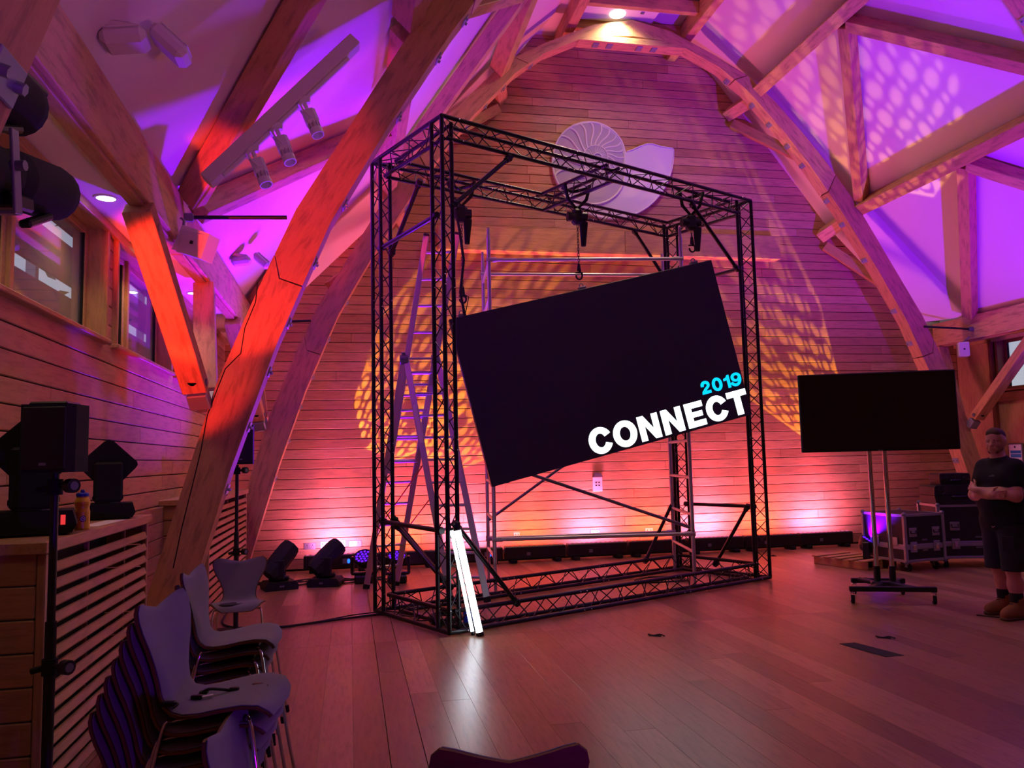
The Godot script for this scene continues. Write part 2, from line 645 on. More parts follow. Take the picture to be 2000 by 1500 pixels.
func side_wall(left: bool) -> void:
	var s := 0 if left else 1
	# local x runs along the wall towards the camera's left, local z points into the room
	var xf := Transform3D(Basis(Vector3(0, 0, 1), Vector3.UP, Vector3(-1, 0, 0)), Vector3(WALL_R + 0.022, 0, 0))
	if left:
		xf = Transform3D(Basis(Vector3(0, 0, -1), Vector3.UP, Vector3(1, 0, 0)), Vector3(WALL_L - 0.022, 0, 0))
	var w := setting("wall_left" if left else "wall_right", "side wall of horizontal oak boards under high windows" if left else "side wall with oak panels under high windows", xf)
	# windows as ranges of world z
	var win := [[-0.1, -2.2], [-2.4, -4.45], [-4.62, -6.72], [-6.95, -9.05], [-9.28, -11.4]]
	if not left:
		win = [[-0.1, -2.2], [-2.4, -4.45], [-4.62, -6.72], [-6.95, -9.6], [-9.8, -12.0]]
	var ylo := 2.64
	var yhi := 3.57
	# solid wall: below, above and between the windows
	var mb := MB.new()
	var fx := -1.0 if left else 1.0   # local x = fx * z
	mb.box(Vector3(fx * -4.95, ylo * 0.5, -0.1), Vector3(16.2, ylo, 0.2))
	mb.box(Vector3(fx * -4.95, (yhi + 4.1) * 0.5, -0.1), Vector3(16.2, 4.1 - yhi, 0.2))
	var edges := [3.1]
	for r in win:
		edges.append(r[0])
		edges.append(r[1])
	edges.append(-13.05)
	for i in range(0, edges.size(), 2):
		var a: float = edges[i]
		var b: float = edges[i + 1]
		mb.box(Vector3(fx * (a + b) * 0.5, (ylo + yhi) * 0.5, -0.1), Vector3(a - b, yhi - ylo, 0.2))
	put("backing", mb, M.dark if left else M.oak, w)
	if left:
		var k := -17
		while k < 6:
			var y := ylo + k * 0.154
			if y < ylo - 0.001:
				var cuts := [fx * 2.9, fx * -12.95]
				var c := -2.0 - rng.randf() * 2.5
				while c > -12.0:
					cuts.append(fx * c)
					c -= 2.4 + rng.randf() * 2.0
				cuts.sort()
				for i in cuts.size() - 1:
					board(w, cuts[i], cuts[i + 1], y, 0.154, M.wall[rng.randi() % 4])
			else:
				for i in range(0, edges.size(), 2):
					var a: float = fx * edges[i]
					var b: float = fx * edges[i + 1]
					board(w, minf(a, b), maxf(a, b), y, 0.154, M.wall[rng.randi() % 4])
			k += 1
	else:
		# tall plywood panels
		var zc := [-12.95, -12.08, -10.9, -9.7, -8.5, -7.3, -6.1, -4.9, -3.7, -2.5, -1.3, 0.0, 2.9]
		for i in zc.size() - 1:
			var hh := 3.5 if i == 0 else 2.5
			var off := Vector3(rng.randf() * 6.0, rng.randf() * 4.0, 0.0)
			var pb := MB.new()
			pb.box(off, Vector3(hh, zc[i + 1] - zc[i] - 0.006, 0.022), 0.004)
			var bs := Basis(Vector3.UP, Vector3(-1, 0, 0), Vector3(0, 0, 1))
			put("panel", pb, M.oak, w, Transform3D(bs, Vector3((zc[i] + zc[i + 1]) * 0.5, hh * 0.5 + 0.02, 0.011) - bs * off))
	for i in win.size():
		window(s, i + 1 if left else i + 6, fx, win[i][0], win[i][1], ylo, yhi, xf)


func window(s: int, num: int, fx: float, za: float, zb: float, ylo: float, yhi: float, xf: Transform3D) -> void:
	var w := setting("window_%d" % num, "high window with oak sashes in the %s wall" % ("left" if s == 0 else "right"), xf)
	var x0 := minf(fx * za, fx * zb)
	var x1 := maxf(fx * za, fx * zb)
	var mm: Material = M.oak if s == 0 else M.redwood
	var d := 0.26
	for k in [x0 + 0.025, x1 - 0.025]:
		var mb := MB.new()
		mb.box(Vector3.ZERO, Vector3(yhi - ylo, 0.05, d), 0.004)
		put("jamb", mb, mm, w, Transform3D(Basis(Vector3.UP, Vector3(-1, 0, 0), Vector3(0, 0, 1)), Vector3(k, (ylo + yhi) * 0.5, -0.07)))
	beam("sill", Vector3(x0 - 0.02, ylo - 0.005, -0.06), Vector3(x1 + 0.02, ylo - 0.005, -0.06), 0.035, d + 0.03, mm, w)
	beam("head", Vector3(x0 - 0.02, yhi - 0.02, -0.07), Vector3(x1 + 0.02, yhi - 0.02, -0.07), 0.045, d, mm, w)
	# two lights either side of a mullion, each with a narrow opening sash beside a fixed pane
	var cx := (x0 + x1) * 0.5
	if s == 0 and num == 3:
		cx = 5.2
	elif s == 0 and num == 4:
		cx = 7.75
	var mb2 := MB.new()
	mb2.box(Vector3.ZERO, Vector3(yhi - ylo - 0.07, 0.06, 0.06), 0.004)
	put("mullion", mb2, mm, w, Transform3D(Basis(Vector3.UP, Vector3(-1, 0, 0), Vector3(0, 0, 1)), Vector3(cx, (ylo + yhi) * 0.5, -0.09)))
	for side_x in [[x0 + 0.05, cx - 0.03], [cx + 0.03, x1 - 0.05]]:
		var a: float = side_x[0]
		var b: float = side_x[1]
		var sash := MB.new()
		var y0 := ylo + 0.015
		var y1 := yhi - 0.045
		for xx in [a + 0.03, b - 0.03]:
			sash.box(Vector3(xx, (y0 + y1) * 0.5, -0.11), Vector3(0.06, y1 - y0, 0.05), 0.004)
		for yy in [y0 + 0.025, y1 - 0.025]:
			sash.box(Vector3((a + b) * 0.5, yy, -0.11), Vector3(b - a - 0.12, 0.05, 0.05), 0.004)
		put("sash", sash, mm, w)
		var gk := MB.new()
		for xx in [a + 0.066, b - 0.066]:
			gk.box(Vector3(xx, (y0 + y1) * 0.5, -0.11), Vector3(0.012, y1 - y0 - 0.1, 0.03))
		put("gasket", gk, M.rubber, w)
		var pn := MB.new()
		pn.box(Vector3((a + b) * 0.5, (y0 + y1) * 0.5, -0.115), Vector3(b - a - 0.13, y1 - y0 - 0.1, 0.006))
		put("pane", pn, M.glass, w)


# ------------------------------------------------------------------ timber frame
func inner_pts() -> Array:
	return [Vector2(-1.49, 0), Vector2(-1.02, 1.6), Vector2(-0.64, 2.7), Vector2(-0.17, 3.83), Vector2(0.34, 4.74), Vector2(0.99, 5.78), Vector2(1.47, 6.47), Vector2(1.95, 7.08), Vector2(2.62, 7.8), Vector2(3.1, 8.17), Vector2(3.72, 8.47)]


func outer_pts() -> Array:
	return [Vector2(-1.84, 0), Vector2(-1.55, 0.98), Vector2(-1.14, 2.36), Vector2(-0.8, 3.2), Vector2(-0.47, 3.95), Vector2(-0.06, 4.64), Vector2(0.7, 5.93), Vector2(1.24, 6.65), Vector2(1.6, 7.08), Vector2(2.1, 7.62), Vector2(2.55, 8.03), Vector2(3.18, 8.38), Vector2(3.97, 8.74), Vector2(4.64, 8.88)]


func timber_piece(called: String, parent: Node3D, poly: Array, mirrored: bool, z0: float, z1: float, m: Material, a: Vector2, b: Vector2) -> void:
	var pts := PackedVector2Array()
	for p in poly:
		pts.append(Vector2(2.0 * XC - p.x, p.y) if mirrored else p)
	if mirrored:
		a.x = 2.0 * XC - a.x
		b.x = 2.0 * XC - b.x
	var d := (b - a).normalized()
	var bs := Basis(Vector3(d.x, d.y, 0), Vector3(-d.y, d.x, 0), Vector3(0, 0, 1))
	var off := Vector3(rng.randf() * 6.0, rng.randf() * 4.0, rng.randf() * 2.0)
	var o := Vector3(a.x, a.y, 0)
	var loc := PackedVector2Array()
	for p in pts:
		var q: Vector3 = bs.transposed() * (Vector3(p.x, p.y, 0) - o)
		loc.append(Vector2(q.x + off.x, q.y + off.y))
	var mb := MB.new()
	mb.prism(loc, z0 + off.z, z1 + off.z)
	put(called, mb, m, parent, Transform3D(bs, o - bs * off))


func arch(z: float, label: String) -> Node3D:
	var t := thing("timber_arch", label, "arch", Vector3(0, 0, z), 0.0)
	var i := inner_pts()
	var o := outer_pts()
	var hf := 0.13
	for mir in [false, true]:
		timber_piece("leg", t, [i[0], i[1], i[2], Vector2(-0.42, 3.23), Vector2(-0.62, 3.3), Vector2(-0.66, 3.52), o[3], o[2], o[1], o[0]], mir, -hf, hf, M.timber[0], i[0], i[2])
		timber_piece("haunch", t, [Vector2(-0.415, 3.245), i[3], i[4], i[5], Vector2(1.2, 6.08), Vector2(1.04, 6.39), o[6], o[5], o[4], Vector2(-0.655, 3.53), Vector2(-0.61, 3.31)], mir, -hf + 0.004, hf - 0.004, M.timber[1], i[3], i[5])
		timber_piece("rafter", t, [Vector2(1.215, 6.1), i[6], i[7], i[8], Vector2(2.84, 7.97), Vector2(2.6, 8.06), o[9], o[8], o[7], Vector2(1.05, 6.4)], mir, -hf, hf, M.timber[2], i[6], i[8])
		timber_piece("ridge_timber", t, [Vector2(2.86, 7.985), i[9], i[10], Vector2(4.05, 8.56), Vector2(4.638, 8.6), o[13], o[12], o[11], Vector2(2.61, 8.07)], mir, -hf + 0.006, hf - 0.006, M.timber[2], i[9], i[10])
		# steel bolt plates let into the inside edge
		for q in [[0, 1, 0.9], [1, 2, 0.35], [1, 2, 0.8], [2, 3, 0.2], [2, 3, 0.7], [3, 4, 0.25], [4, 5, 0.2], [4, 5, 0.8], [5, 6, 0.3], [6, 7, 0.2], [6, 7, 0.75], [7, 8, 0.3], [7, 8, 0.75], [8, 9, 0.6]]:
			var p: Vector2 = i[q[0]].lerp(i[q[1]], q[2])
			var dd: Vector2 = (i[q[1]] - i[q[0]]).normalized()
			if mir:
				p.x = 2.0 * XC - p.x
				dd.x = -dd.x
			var d3 := Vector3(dd.x, dd.y, 0)
			var nn := Vector3(dd.y, -dd.x, 0)
			if mir:
				nn = -nn
			var mb := MB.new()
			var bs := Basis(d3, nn, d3.cross(nn))
			mb.box(Vector3(p.x, p.y, -0.05) + nn * 0.004, Vector3(0.09, 0.012, 0.13), 0.003, bs)
			for e in [-0.04, 0.04]:
				mb.rod(Vector3(p.x, p.y, -0.05) + Vector3(0, 0, e), Vector3(p.x, p.y, -0.05) + nn * 0.03 + Vector3(0, 0, e), 0.014, 6)
			put("bolt_plate", mb, M.galv, t)
	var tie := MB.new()
	tie.prism(PackedVector2Array([Vector2(-0.93, 0), Vector2(0.93, 0), Vector2(0.62, 0.1), Vector2(-0.62, 0.1)]), -hf, hf)
	put("tie_block", tie, M.timber[2], t, Transform3D(Basis(), Vector3(XC, 8.46, 0)))
	for e in [-0.62, -0.38, 0.14, 0.4]:
		var mb := MB.new()
		mb.box(Vector3(XC + e, 8.452, 0), Vector3(0.1, 0.012, 0.14), 0.003)
		put("bolt_plate", mb, M.galv, t)
	return t


func timber() -> void:
	var a := arch(-12.13, "tall curved oak arch standing just in front of the far wall")
	var b: Node3D = arch(-7.43, "big oak arch lit red-orange on the left, nearer the camera than the far arch")
	var c := arch(-1.75, "oak arch beside the viewpoint, only a piece of its left leg in view")
	var ck := [Vector2(-0.802, 3.261), Vector2(-0.818, 3.085), Vector2(-0.907, 2.854), Vector2(-0.94, 2.626), Vector2(-1.067, 2.491), Vector2(-1.149, 2.267), Vector2(-1.211, 2.089), Vector2(-1.261, 1.781), Vector2(-1.328, 1.476), Vector2(-1.406, 1.133), Vector2(-1.47, 0.794)]
	var cp := PackedVector3Array()
	for e in ck:
		cp.append(Vector3(e.x, e.y, 0.129))
	var cmb := MB.new()
	cmb.tube(cp, 0.005, 5)
	put("drying_crack", cmb, M.dark, b)
	# purlins run down the hall; struts brace them between arches
	var U := Vector2(2.36, 7.86)
	var P := Vector2(0.56, 5.86)
	for s in [0, 1]:
		var sd := "left" if s == 0 else "right"
		for q in [["upper", U, 0.26, 0.2], ["middle", P, 0.26, 0.2]]:
			var pr: Vector2 = q[1]
			var up := Vector3(-0.7 if s == 0 else 0.7, 0.7, 0)
			for bay in [[2.9, -1.84, "behind the viewpoint"], [-2.12, -7.3, "near bay"], [-7.56, -12.0, "far bay"]]:
				var o := beam("roof_purlin", Vector3(side(s, pr.x), pr.y, bay[0]), Vector3(side(s, pr.x), pr.y, bay[1]), q[2], q[3], M.timber[rng.randi() % 3], self, up)
				tag(o, "%s roof purlin on the %s slope, %s" % [q[0], sd, bay[2]], "beam")
			# short stub from the last arch to the wall, and the brace below it
			var wp := Vector2(2.52, 7.78) if q[0] == "upper" else Vector2(0.8, 5.58)
			var st := beam("purlin_stub", Vector3(side(s, pr.x), pr.y - 0.05, -12.27), Vector3(side(s, wp.x), wp.y, -12.9), 0.24, 0.2, M.timber[2], self, up)
			tag(st, "short %s purlin end between far arch and wall, %s slope" % [q[0], sd], "beam")
			var ap := Vector2(1.42, 6.7) if q[0] == "upper" else Vector2(-0.3, 4.3)
			var br := beam("wall_brace", Vector3(side(s, wp.x - 0.04), wp.y - 0.2, -12.86), Vector3(side(s, ap.x), ap.y, -12.2), 0.16, 0.14, M.timber[1], self)
			tag(br, "small %s brace from wall down to the far arch, %s side" % [q[0], sd], "brace")
		# eave beam
		for bay in [[2.9, -2.0, "behind the viewpoint"], [-2.0, -7.4, "near bay, by the first windows"], [-7.4, -12.94, "far bay"]]:
			var o := beam("eave_beam", Vector3(side(s, -1.48), 3.76, bay[0]), Vector3(side(s, -1.48), 3.76, bay[1]), 0.42, 0.13, M.timber[rng.randi() % 3], self)
			tag(o, "deep %s eave beam above the windows, %s" % [sd, bay[2]], "beam")
			var tr := beam("eave_trim", Vector3(side(s, -1.5), 3.535, bay[0]), Vector3(side(s, -1.5), 3.535, bay[1] + 0.02), 0.03, 0.1, M.oak, self)
			tag(tr, "thin oak trim under the %s eave beam, %s" % [sd, bay[2]], "trim")
		# diagonal struts in the roof plane
		for z in [-12.1, -7.4, -1.98]:
			for dz in ([2.32] if z < -12.0 else ([2.7, -2.32] if z < -7.0 else [2.5, -2.7])):
				if z == -12.1 and dz < 0.0:
					continue
				var zm: float = z + dz
				var nm := "far arch" if z == -12.1 else ("middle arch" if z == -7.4 else "near arch")
				var dr := "towards the camera" if dz > 0 else "towards the far wall"
				var e0 := Vector3(side(s, -1.36), 3.98, z + signf(dz) * 0.16)
				var e1 := Vector3(side(s, 0.43), 5.78, zm)
				var up := Vector3(-0.7 if s == 0 else 0.7, 0.7, 0)
				var o1 := beam("roof_strut", e0, e1, 0.2, 0.18, M.timber[rng.randi() % 3], self, up)
				tag(o1, "lower roof strut, %s slope, from the %s eave %s" % [sd, nm, dr], "strut")
				var f0 := Vector3(side(s, 0.62), 5.98, z + signf(dz) * 0.16)
				var f1 := Vector3(side(s, 2.24), 7.76, zm)
				var o2 := beam("roof_strut", f0, f1, 0.2, 0.18, M.timber[rng.randi() % 3], self, up)
				tag(o2, "upper roof strut, %s slope, from the %s %s" % [sd, nm, dr], "strut")
		# V struts from the arch legs up to the eave
		for z in [-12.13, -7.43, -1.98]:
			for dz in [1.45, -1.2]:
				if z == -12.13 and dz < 0:
					dz = -0.7
				var lx := -1.27
				var nm := "far arch" if z == -12.13 else ("middle arch" if z == -7.43 else "near arch")
				var v := thing("eave_prop", "slanted oak prop, %s leg of the %s, leaning %s" % [sd, nm, "towards the camera" if dz > 0 else "away from the camera"], "strut", Vector3.ZERO)
				var p0 := Vector3(side(s, lx), 2.2, z + signf(dz) * 0.15)
				var p1 := Vector3(side(s, -1.48), 3.5, z + dz)
				if s == 1 and z == -12.13 and dz > 0:
					p0 = Vector3(side(s, lx), 2.05, z + 0.15)
				beam("timber", p0 + (p1 - p0) * 0.08, p1, 0.2, 0.14, M.timber[0 if dz > 0 else 2], v, Vector3(1, 0, 0))
				var mb := MB.new()
				var d := (p1 - p0).normalized()
				mb.box(p0 + d * 0.03, Vector3(0.16, 0.17, 0.12), 0.01, along(d, Vector3(1, 0, 0)))
				put("steel_shoe", mb, M.galv, v)
				var bo := MB.new()
				for e in [-1.0, 1.0]:
					var cpos: Vector3 = p0 + d * 0.22
					bo.rod(cpos + Vector3(e * 0.095, 0, 0), cpos + Vector3(e * 0.108, 0, 0), 0.035, 10)
					bo.rod(p1 - d * 0.16 + Vector3(e * 0.095, 0, 0), p1 - d * 0.16 + Vector3(e * 0.104, 0, 0), 0.03, 10)
					bo.rod(cpos + Vector3(0, 0, 0.06 * signf(dz)), cpos + Vector3(0, 0, 0.085 * signf(dz)), 0.04, 10)
				put("bolt", bo, M.steel, v)
		# steel tie rods
	var rods := [[Vector3(-1.42, 3.82, -7.26), Vector3(-0.55, 3.86, -7.28), "dark steel tie rod from left eave to the middle arch"], [Vector3(-1.42, 3.7, -11.96), Vector3(-0.56, 3.74, -11.98), "dark steel tie rod from left eave to the far arch"], [Vector3(10.7, 3.72, -11.96), Vector3(9.75, 3.76, -11.98), "dark steel tie rod from right eave to the far arch"]]
	for r in rods:
		var t := thing("tie_rod", r[2], "rod", Vector3.ZERO)
		var mb := MB.new()
		mb.rod(r[0], r[1], 0.018, 10)
		put("bar", mb, M.black, t)
		mb = MB.new()
		mb.box(r[0] + (r[1] - r[0]) * 0.04, Vector3(0.1, 0.07, 0.06), 0.01)
		put("clevis", mb, M.steel, t)
	# ridge: two long beams, cross beams and plaster boxes
	for s in [0, 1]:
		var o := beam("ridge_purlin", Vector3(side(s, 3.6), 8.85, 2.9), Vector3(side(s, 3.6), 8.85, -12.9), 0.3, 0.16, M.timber[0], self)
		tag(o, "%s ridge purlin under the flat top of the roof" % ("left" if s == 0 else "right"), "beam")
	var zz := [-12.3, -11.55, -9.7, -7.43, -5.2, -2.7, 0.0]
	for k in zz.size():
		var o := beam("ridge_cross_beam", Vector3(3.68, 8.9, zz[k]), Vector3(5.6, 8.9, zz[k]), 0.2, 0.1, M.timber[1], self)
		tag(o, ["oak ridge cross beam right against the far arch", "oak ridge cross beam just before the bright ridge lamp", "oak ridge cross beam above the rear of the black frame", "oak ridge cross beam over the big orange arch", "oak ridge cross beam in the near bay", "oak ridge cross beam over the viewpoint", "oak ridge cross beam behind the viewpoint"][k], "beam")
	# box beam fixed to the far wall
	var bx := thing("wall_box_beam", "long boxed oak beam fixed across the far wall under the shell relief", "beam", Vector3(0, 0, 0))
	for q in [[1.42, 4.62, 0], [4.625, 7.53, 1]]:
		beam("fascia_board", Vector3(q[0], 5.285, -12.72), Vector3(q[1], 5.285, -12.72), 0.38, 0.025, M.wall[q[2]], bx)
	beam("top_board", Vector3(1.42, 5.485, -12.82), Vector3(7.53, 5.485, -12.82), 0.02, 0.22, M.wall[0], bx)
	beam("bottom_board", Vector3(1.42, 5.085, -12.82), Vector3(7.53, 5.085, -12.82), 0.02, 0.22, M.wall[2], bx)
	for q in [1.43, 7.52]:
		beam("end_board", Vector3(q, 5.095, -12.83), Vector3(q, 5.475, -12.83), 0.2, 0.02, M.wall[0], bx, Vector3(0, 0, 1))


# ------------------------------------------------------------------ fittings of the building
func fittings() -> void:
	var names := ["first recessed soffit downlight, beside the tilted oak prop", "second recessed soffit downlight, small, behind the tilted prop", "third recessed soffit downlight, left of the pale prop", "fourth recessed soffit downlight, farthest, right of the pale prop", "recessed soffit downlight nearest the camera", "recessed soffit downlight above the viewpoint"]
	var zs := [-6.04, -7.5, -9.34, -10.35, -4.5, -2.6]
	for k in zs.size():
		var t := thing("downlight", names[k], "downlight", Vector3(-1.71, 3.578, zs[k]), 0, "soffit downlights")
		var mb := MB.new()
		mb.lathe(PackedVector2Array([Vector2(0.062, -0.001), Vector2(0.066, -0.006), Vector2(0.082, -0.005), Vector2(0.086, 0.002)]), 24)
		put("bezel", mb, M.white, t)
		mb = MB.new()
		mb.lathe(PackedVector2Array([Vector2(0.0, -0.004), Vector2(0.063, -0.004)]), 24)
		put("lens", mb, glow(Color(1, 0.95, 0.85), 7.0), t)
		spot("downlight_lamp", Vector3(0, -0.03, 0), Vector3(0, -3, 0), Color(1, 0.86, 0.62), 0.42, 62, 0.05, 0.6, t)
	for k in 2:
		var t := thing("downlight", ["recessed downlight in the right soffit by the far arch", "recessed downlight in the right soffit, nearer"][k], "downlight", Vector3(side(1, -1.71), 3.578, [-10.4, -7.4][k]), 0, "soffit downlights on the right")
		var mb := MB.new()
		mb.lathe(PackedVector2Array([Vector2(0.0, -0.004), Vector2(0.063, -0.004), Vector2(0.066, -0.006), Vector2(0.082, -0.005), Vector2(0.086, 0.002)]), 24)
		put("lens", mb, glow(Color(1, 0.95, 0.85), 7.0), t)
		spot("downlight_lamp", Vector3(0, -0.03, 0), Vector3(0, -3, 0), Color(1, 0.86, 0.62), 0.42, 62, 0.05, 0.6, t)
	# plaster boxes with lamps at the ridge; those nearer the camera are added fill
	var rl := [[-12.75, "plaster ridge box above the far arch, unlit", false], [-11.92, "white ridge box with the bright lamp just in front of the far arch", true], [-10.6, "added white fill lamp box at the ridge, second from the far arch", true], [-6.3, "added white fill lamp box at the ridge in the near bay, above the frame", true], [-3.6, "added white fill lamp box at the ridge above the viewpoint", true]]
	for r in rl:
		var t := thing("ridge_light_box", r[1], "light", Vector3(4.4, 8.97, r[0]))
		var mb := MB.new()
		mb.box(Vector3(0, -0.03, 0), Vector3(1.25, 0.06, 0.5), 0.006)
		put("housing", mb, M.white, t)
		if r[2]:
			mb = MB.new()
			mb.lathe(PackedVector2Array([Vector2(0.0, -0.09), Vector2(0.1, -0.088), Vector2(0.13, -0.07), Vector2(0.135, -0.055)]), 24, Transform3D(Basis(), Vector3(-0.05, 0, 0)))
			put("lamp", mb, glow(Color(1, 0.95, 0.86), 9.0), t)
			mb = MB.new()
			mb.lathe(PackedVector2Array([Vector2(0.025, -0.075), Vector2(0.03, -0.06)]), 12, Transform3D(Basis(), Vector3(0.35, 0, 0.1)))
			mb.box(Vector3(0.35, -0.065, 0.1), Vector3(0.06, 0.02, 0.06), 0.004)
			put("sensor", mb, M.steel, t)
			spot("ridge_lamp", Vector3(-0.05, -0.13, 0), Vector3(-0.05, -5, 0.0), Color(1, 0.88, 0.72), 8.0 if r[0] < -11.0 else (6.0 if r[0] < -9.0 else 1.6), 76, 0.12, 0.7, t)
	# track box running up the roof slope with three white spotlights
	var tb := thing("track_box", "pale boxed lighting track fixed up the left roof slope", "track", Vector3.ZERO)
	beam("box", Vector3(-1.02, 3.72, -6.0), Vector3(0.05, 4.88, -6.0), 0.1, 0.13, M.offwhite, tb, Vector3(-0.7, 0.7, 0))
	beam("rail", Vector3(-0.9, 3.76, -5.98), Vector3(0.0, 4.73, -5.98), 0.03, 0.04, M.white, tb, Vector3(-0.7, 0.7, 0))
	var sp := [[Vector3(-0.70, 3.99, -5.98), "lowest of three white track spotlights on the left roof slope"], [Vector3(-0.53, 4.17, -5.98), "middle of three white track spotlights on the left roof slope"], [Vector3(-0.33, 4.39, -5.98), "highest of three white track spotlights on the left roof slope"]]
	for q in sp:
		var t := thing("track_spotlight", q[1], "spotlight", q[0], 0, "white track spotlights")
		var dn := Vector3(0.33, -0.9, 0.25).normalized()
		var bs := along(dn, Vector3(0, 0, 1))
		var mb := MB.new()
		mb.box(Vector3(0, -0.01, 0), Vector3(0.09, 0.05, 0.06), 0.006)
		mb.rod(Vector3(0.0, -0.03, 0), Vector3(0.02, -0.075, 0), 0.016, 8)
		put("adaptor", mb, M.white, t)
		mb = MB.new()
		mb.tube(PackedVector3Array([Vector3(-0.03, -0.07, 0.055), Vector3(0.0, -0.12, 0.066), Vector3(0.05, -0.17, 0.066)]), 0.007, 6)
		mb.tube(PackedVector3Array([Vector3(-0.03, -0.07, -0.055), Vector3(0.0, -0.12, -0.066), Vector3(0.05, -0.17, -0.066)]), 0.007, 6)
		mb.box(Vector3(-0.03, -0.07, 0), Vector3(0.03, 0.01, 0.12), 0.003)
		put("yoke", mb, M.white, t)
		var c := Vector3(0.05, -0.15, 0)
		mb = MB.new()
		mb.box(c, Vector3(0.13, 0.1, 0.1), 0.018, bs)
		put("housing", mb, M.white, t)
		mb = MB.new()
		for k in 10:
			var a := TAU * k / 10.0
			mb.rod(c + bs * Vector3(0.06, cos(a) * 0.042, sin(a) * 0.042), c + bs * Vector3(0.115, cos(a) * 0.042, sin(a) * 0.042), 0.006, 5)
		mb.rod(c + bs * Vector3(0.06, 0, 0), c + bs * Vector3(0.115, 0, 0), 0.034, 12)
		put("cooling_fins", mb, M.offwhite, t)
		mb = MB.new()
		mb.lathe(PackedVector2Array([Vector2(0.036, 0.1), Vector2(0.048, 0.11), Vector2(0.048, 0.165), Vector2(0.04, 0.165), Vector2(0.036, 0.12), Vector2(0.0, 0.118)]), 16, Transform3D(Basis(bs.y, bs.x, -bs.z), c))
		put("snoot", mb, M.white, t)
	# twin uplights on brackets against the left slope
	twin_light(Vector3(-1.17, 4.2, -4.86), "grey twin bracket uplight on the left slope, near the upper left corner", 1.0)
	twin_light(Vector3(-1.18, 4.18, -10.0), "grey twin bracket uplight glimpsed behind the middle arch", 0.9)
	# small white loudspeakers
	var ws := thing("wall_loudspeaker", "small white loudspeaker hung from the left eave beam", "loudspeaker", Vector3(-1.27, 3.56, -7.0), -0.35)
	var mb2 := MB.new()
	mb2.prism(PackedVector2Array([Vector2(-0.15, -0.09), Vector2(0.13, -0.12), Vector2(0.15, 0.1), Vector2(-0.11, 0.13)]), -0.09, 0.09)
	put("cabinet", mb2, M.white, ws, Transform3D(Basis(Vector3(0, 0, 1), -0.25), Vector3(0, -0.05, 0)))
	mb2 = MB.new()
	mb2.box(Vector3(0.02, -0.06, 0.095), Vector3(0.21, 0.19, 0.008), 0.003)
	put("grille", mb2, M.offwhite, ws, Transform3D(Basis(Vector3(0, 0, 1), -0.25), Vector3.ZERO))
	mb2 = MB.new()
	mb2.box(Vector3(0.03, -0.05, 0.101), Vector3(0.028, 0.028, 0.004))
	put("badge", mb2, M.black, ws, Transform3D(Basis(Vector3(0, 0, 1), -0.25), Vector3.ZERO))
	mb2 = MB.new()
	mb2.tube(PackedVector3Array([Vector3(-0.12, 0.1, 0), Vector3(-0.1, 0.16, 0.02), Vector3(-0.14, 0.19, 0)]), 0.012, 6)
	put("bracket", mb2, M.steel, ws)
	var w2 := thing("wall_loudspeaker", "small white loudspeaker under the right eave beam by the far arch", "loudspeaker", Vector3(10.42, 3.35, -11.9), -0.5)
	mb2 = MB.new()
	mb2.box(Vector3.ZERO, Vector3(0.17, 0.25, 0.16), 0.012)
	put("cabinet", mb2, M.white, w2)
	mb2 = MB.new()
	mb2.box(Vector3(0, -0.005, 0.083), Vector3(0.15, 0.22, 0.008), 0.003)
	put("grille", mb2, M.offwhite, w2)
	mb2 = MB.new()
	mb2.box(Vector3(0, 0.0, 0.089), Vector3(0.028, 0.028, 0.004))
	put("badge", mb2, M.black, w2)
	mb2 = MB.new()
	mb2.rod(Vector3(0, 0.12, -0.02), Vector3(0.12, 0.22, -0.04), 0.012, 6)
	put("bracket", mb2, M.steel, w2)
	# sockets along the foot of the far wall
	var so := [[Vector3(-0.62, 0.37, 0), 0.18, "double socket with a black plug on the far wall, leftmost"], [Vector3(-0.4, 0.38, 0), 0.12, "white socket plate on the far wall between the two dark moving heads"], [Vector3(-0.14, 0.39, 0), 0.12, "white socket plate above the second dark moving head"], [Vector3(0.07, 0.38, 0), 0.2, "steel data plate on the far wall left of the black frame"], [Vector3(2.66, 0.4, 0), 0.1, "small socket plate behind the scaffold's lower rails, left"], [Vector3(3.99, 0.39, 0), 0.16, "steel socket plate behind the scaffold's lower rails, middle"], [Vector3(4.94, 0.38, 0), 0.14, "socket plate low behind the scaffold's right ladder frame"]]
	for q in so:
		var t := thing("wall_socket", q[2], "socket", q[0] + Vector3(0, 0, WALL_Z), 0, "sockets on the far wall")
		var mb := MB.new()
		mb.box(Vector3(0, 0, 0.008), Vector3(q[1], 0.1, 0.016), 0.004)
		put("plate", mb, M.steel if q[1] > 0.15 else M.white, t)
		mb = MB.new()
		for k in 2:
			var cx: float = (k - 0.5) * q[1] * 0.45
			mb.box(Vector3(cx, 0.015, 0.017), Vector3(0.012, 0.02, 0.004))
			mb.box(Vector3(cx - 0.012, -0.012, 0.017), Vector3(0.01, 0.008, 0.004))
			mb.box(Vector3(cx + 0.012, -0.012, 0.017), Vector3(0.01, 0.008, 0.004))
		put("pin_hole", mb, M.black, t)
	var wp := thing("wall_plate", "white four-gang panel with grey hood on the far wall under the screen", "socket", Vector3(4.06, 1.19, WALL_Z))
	var mb3 := MB.new()
	mb3.box(Vector3(0, 0, 0.012), Vector3(0.17, 0.24, 0.024), 0.005)
	put("plate", mb3, M.white, wp)
	mb3 = MB.new()
	for k in 4:
		mb3.box(Vector3(-0.025 + 0.05 * (k % 2), 0.03 - 0.05 * (k / 2), 0.025), Vector3(0.026, 0.022, 0.004), 0.001)
	put("port", mb3, M.black, wp)
	mb3 = MB.new()
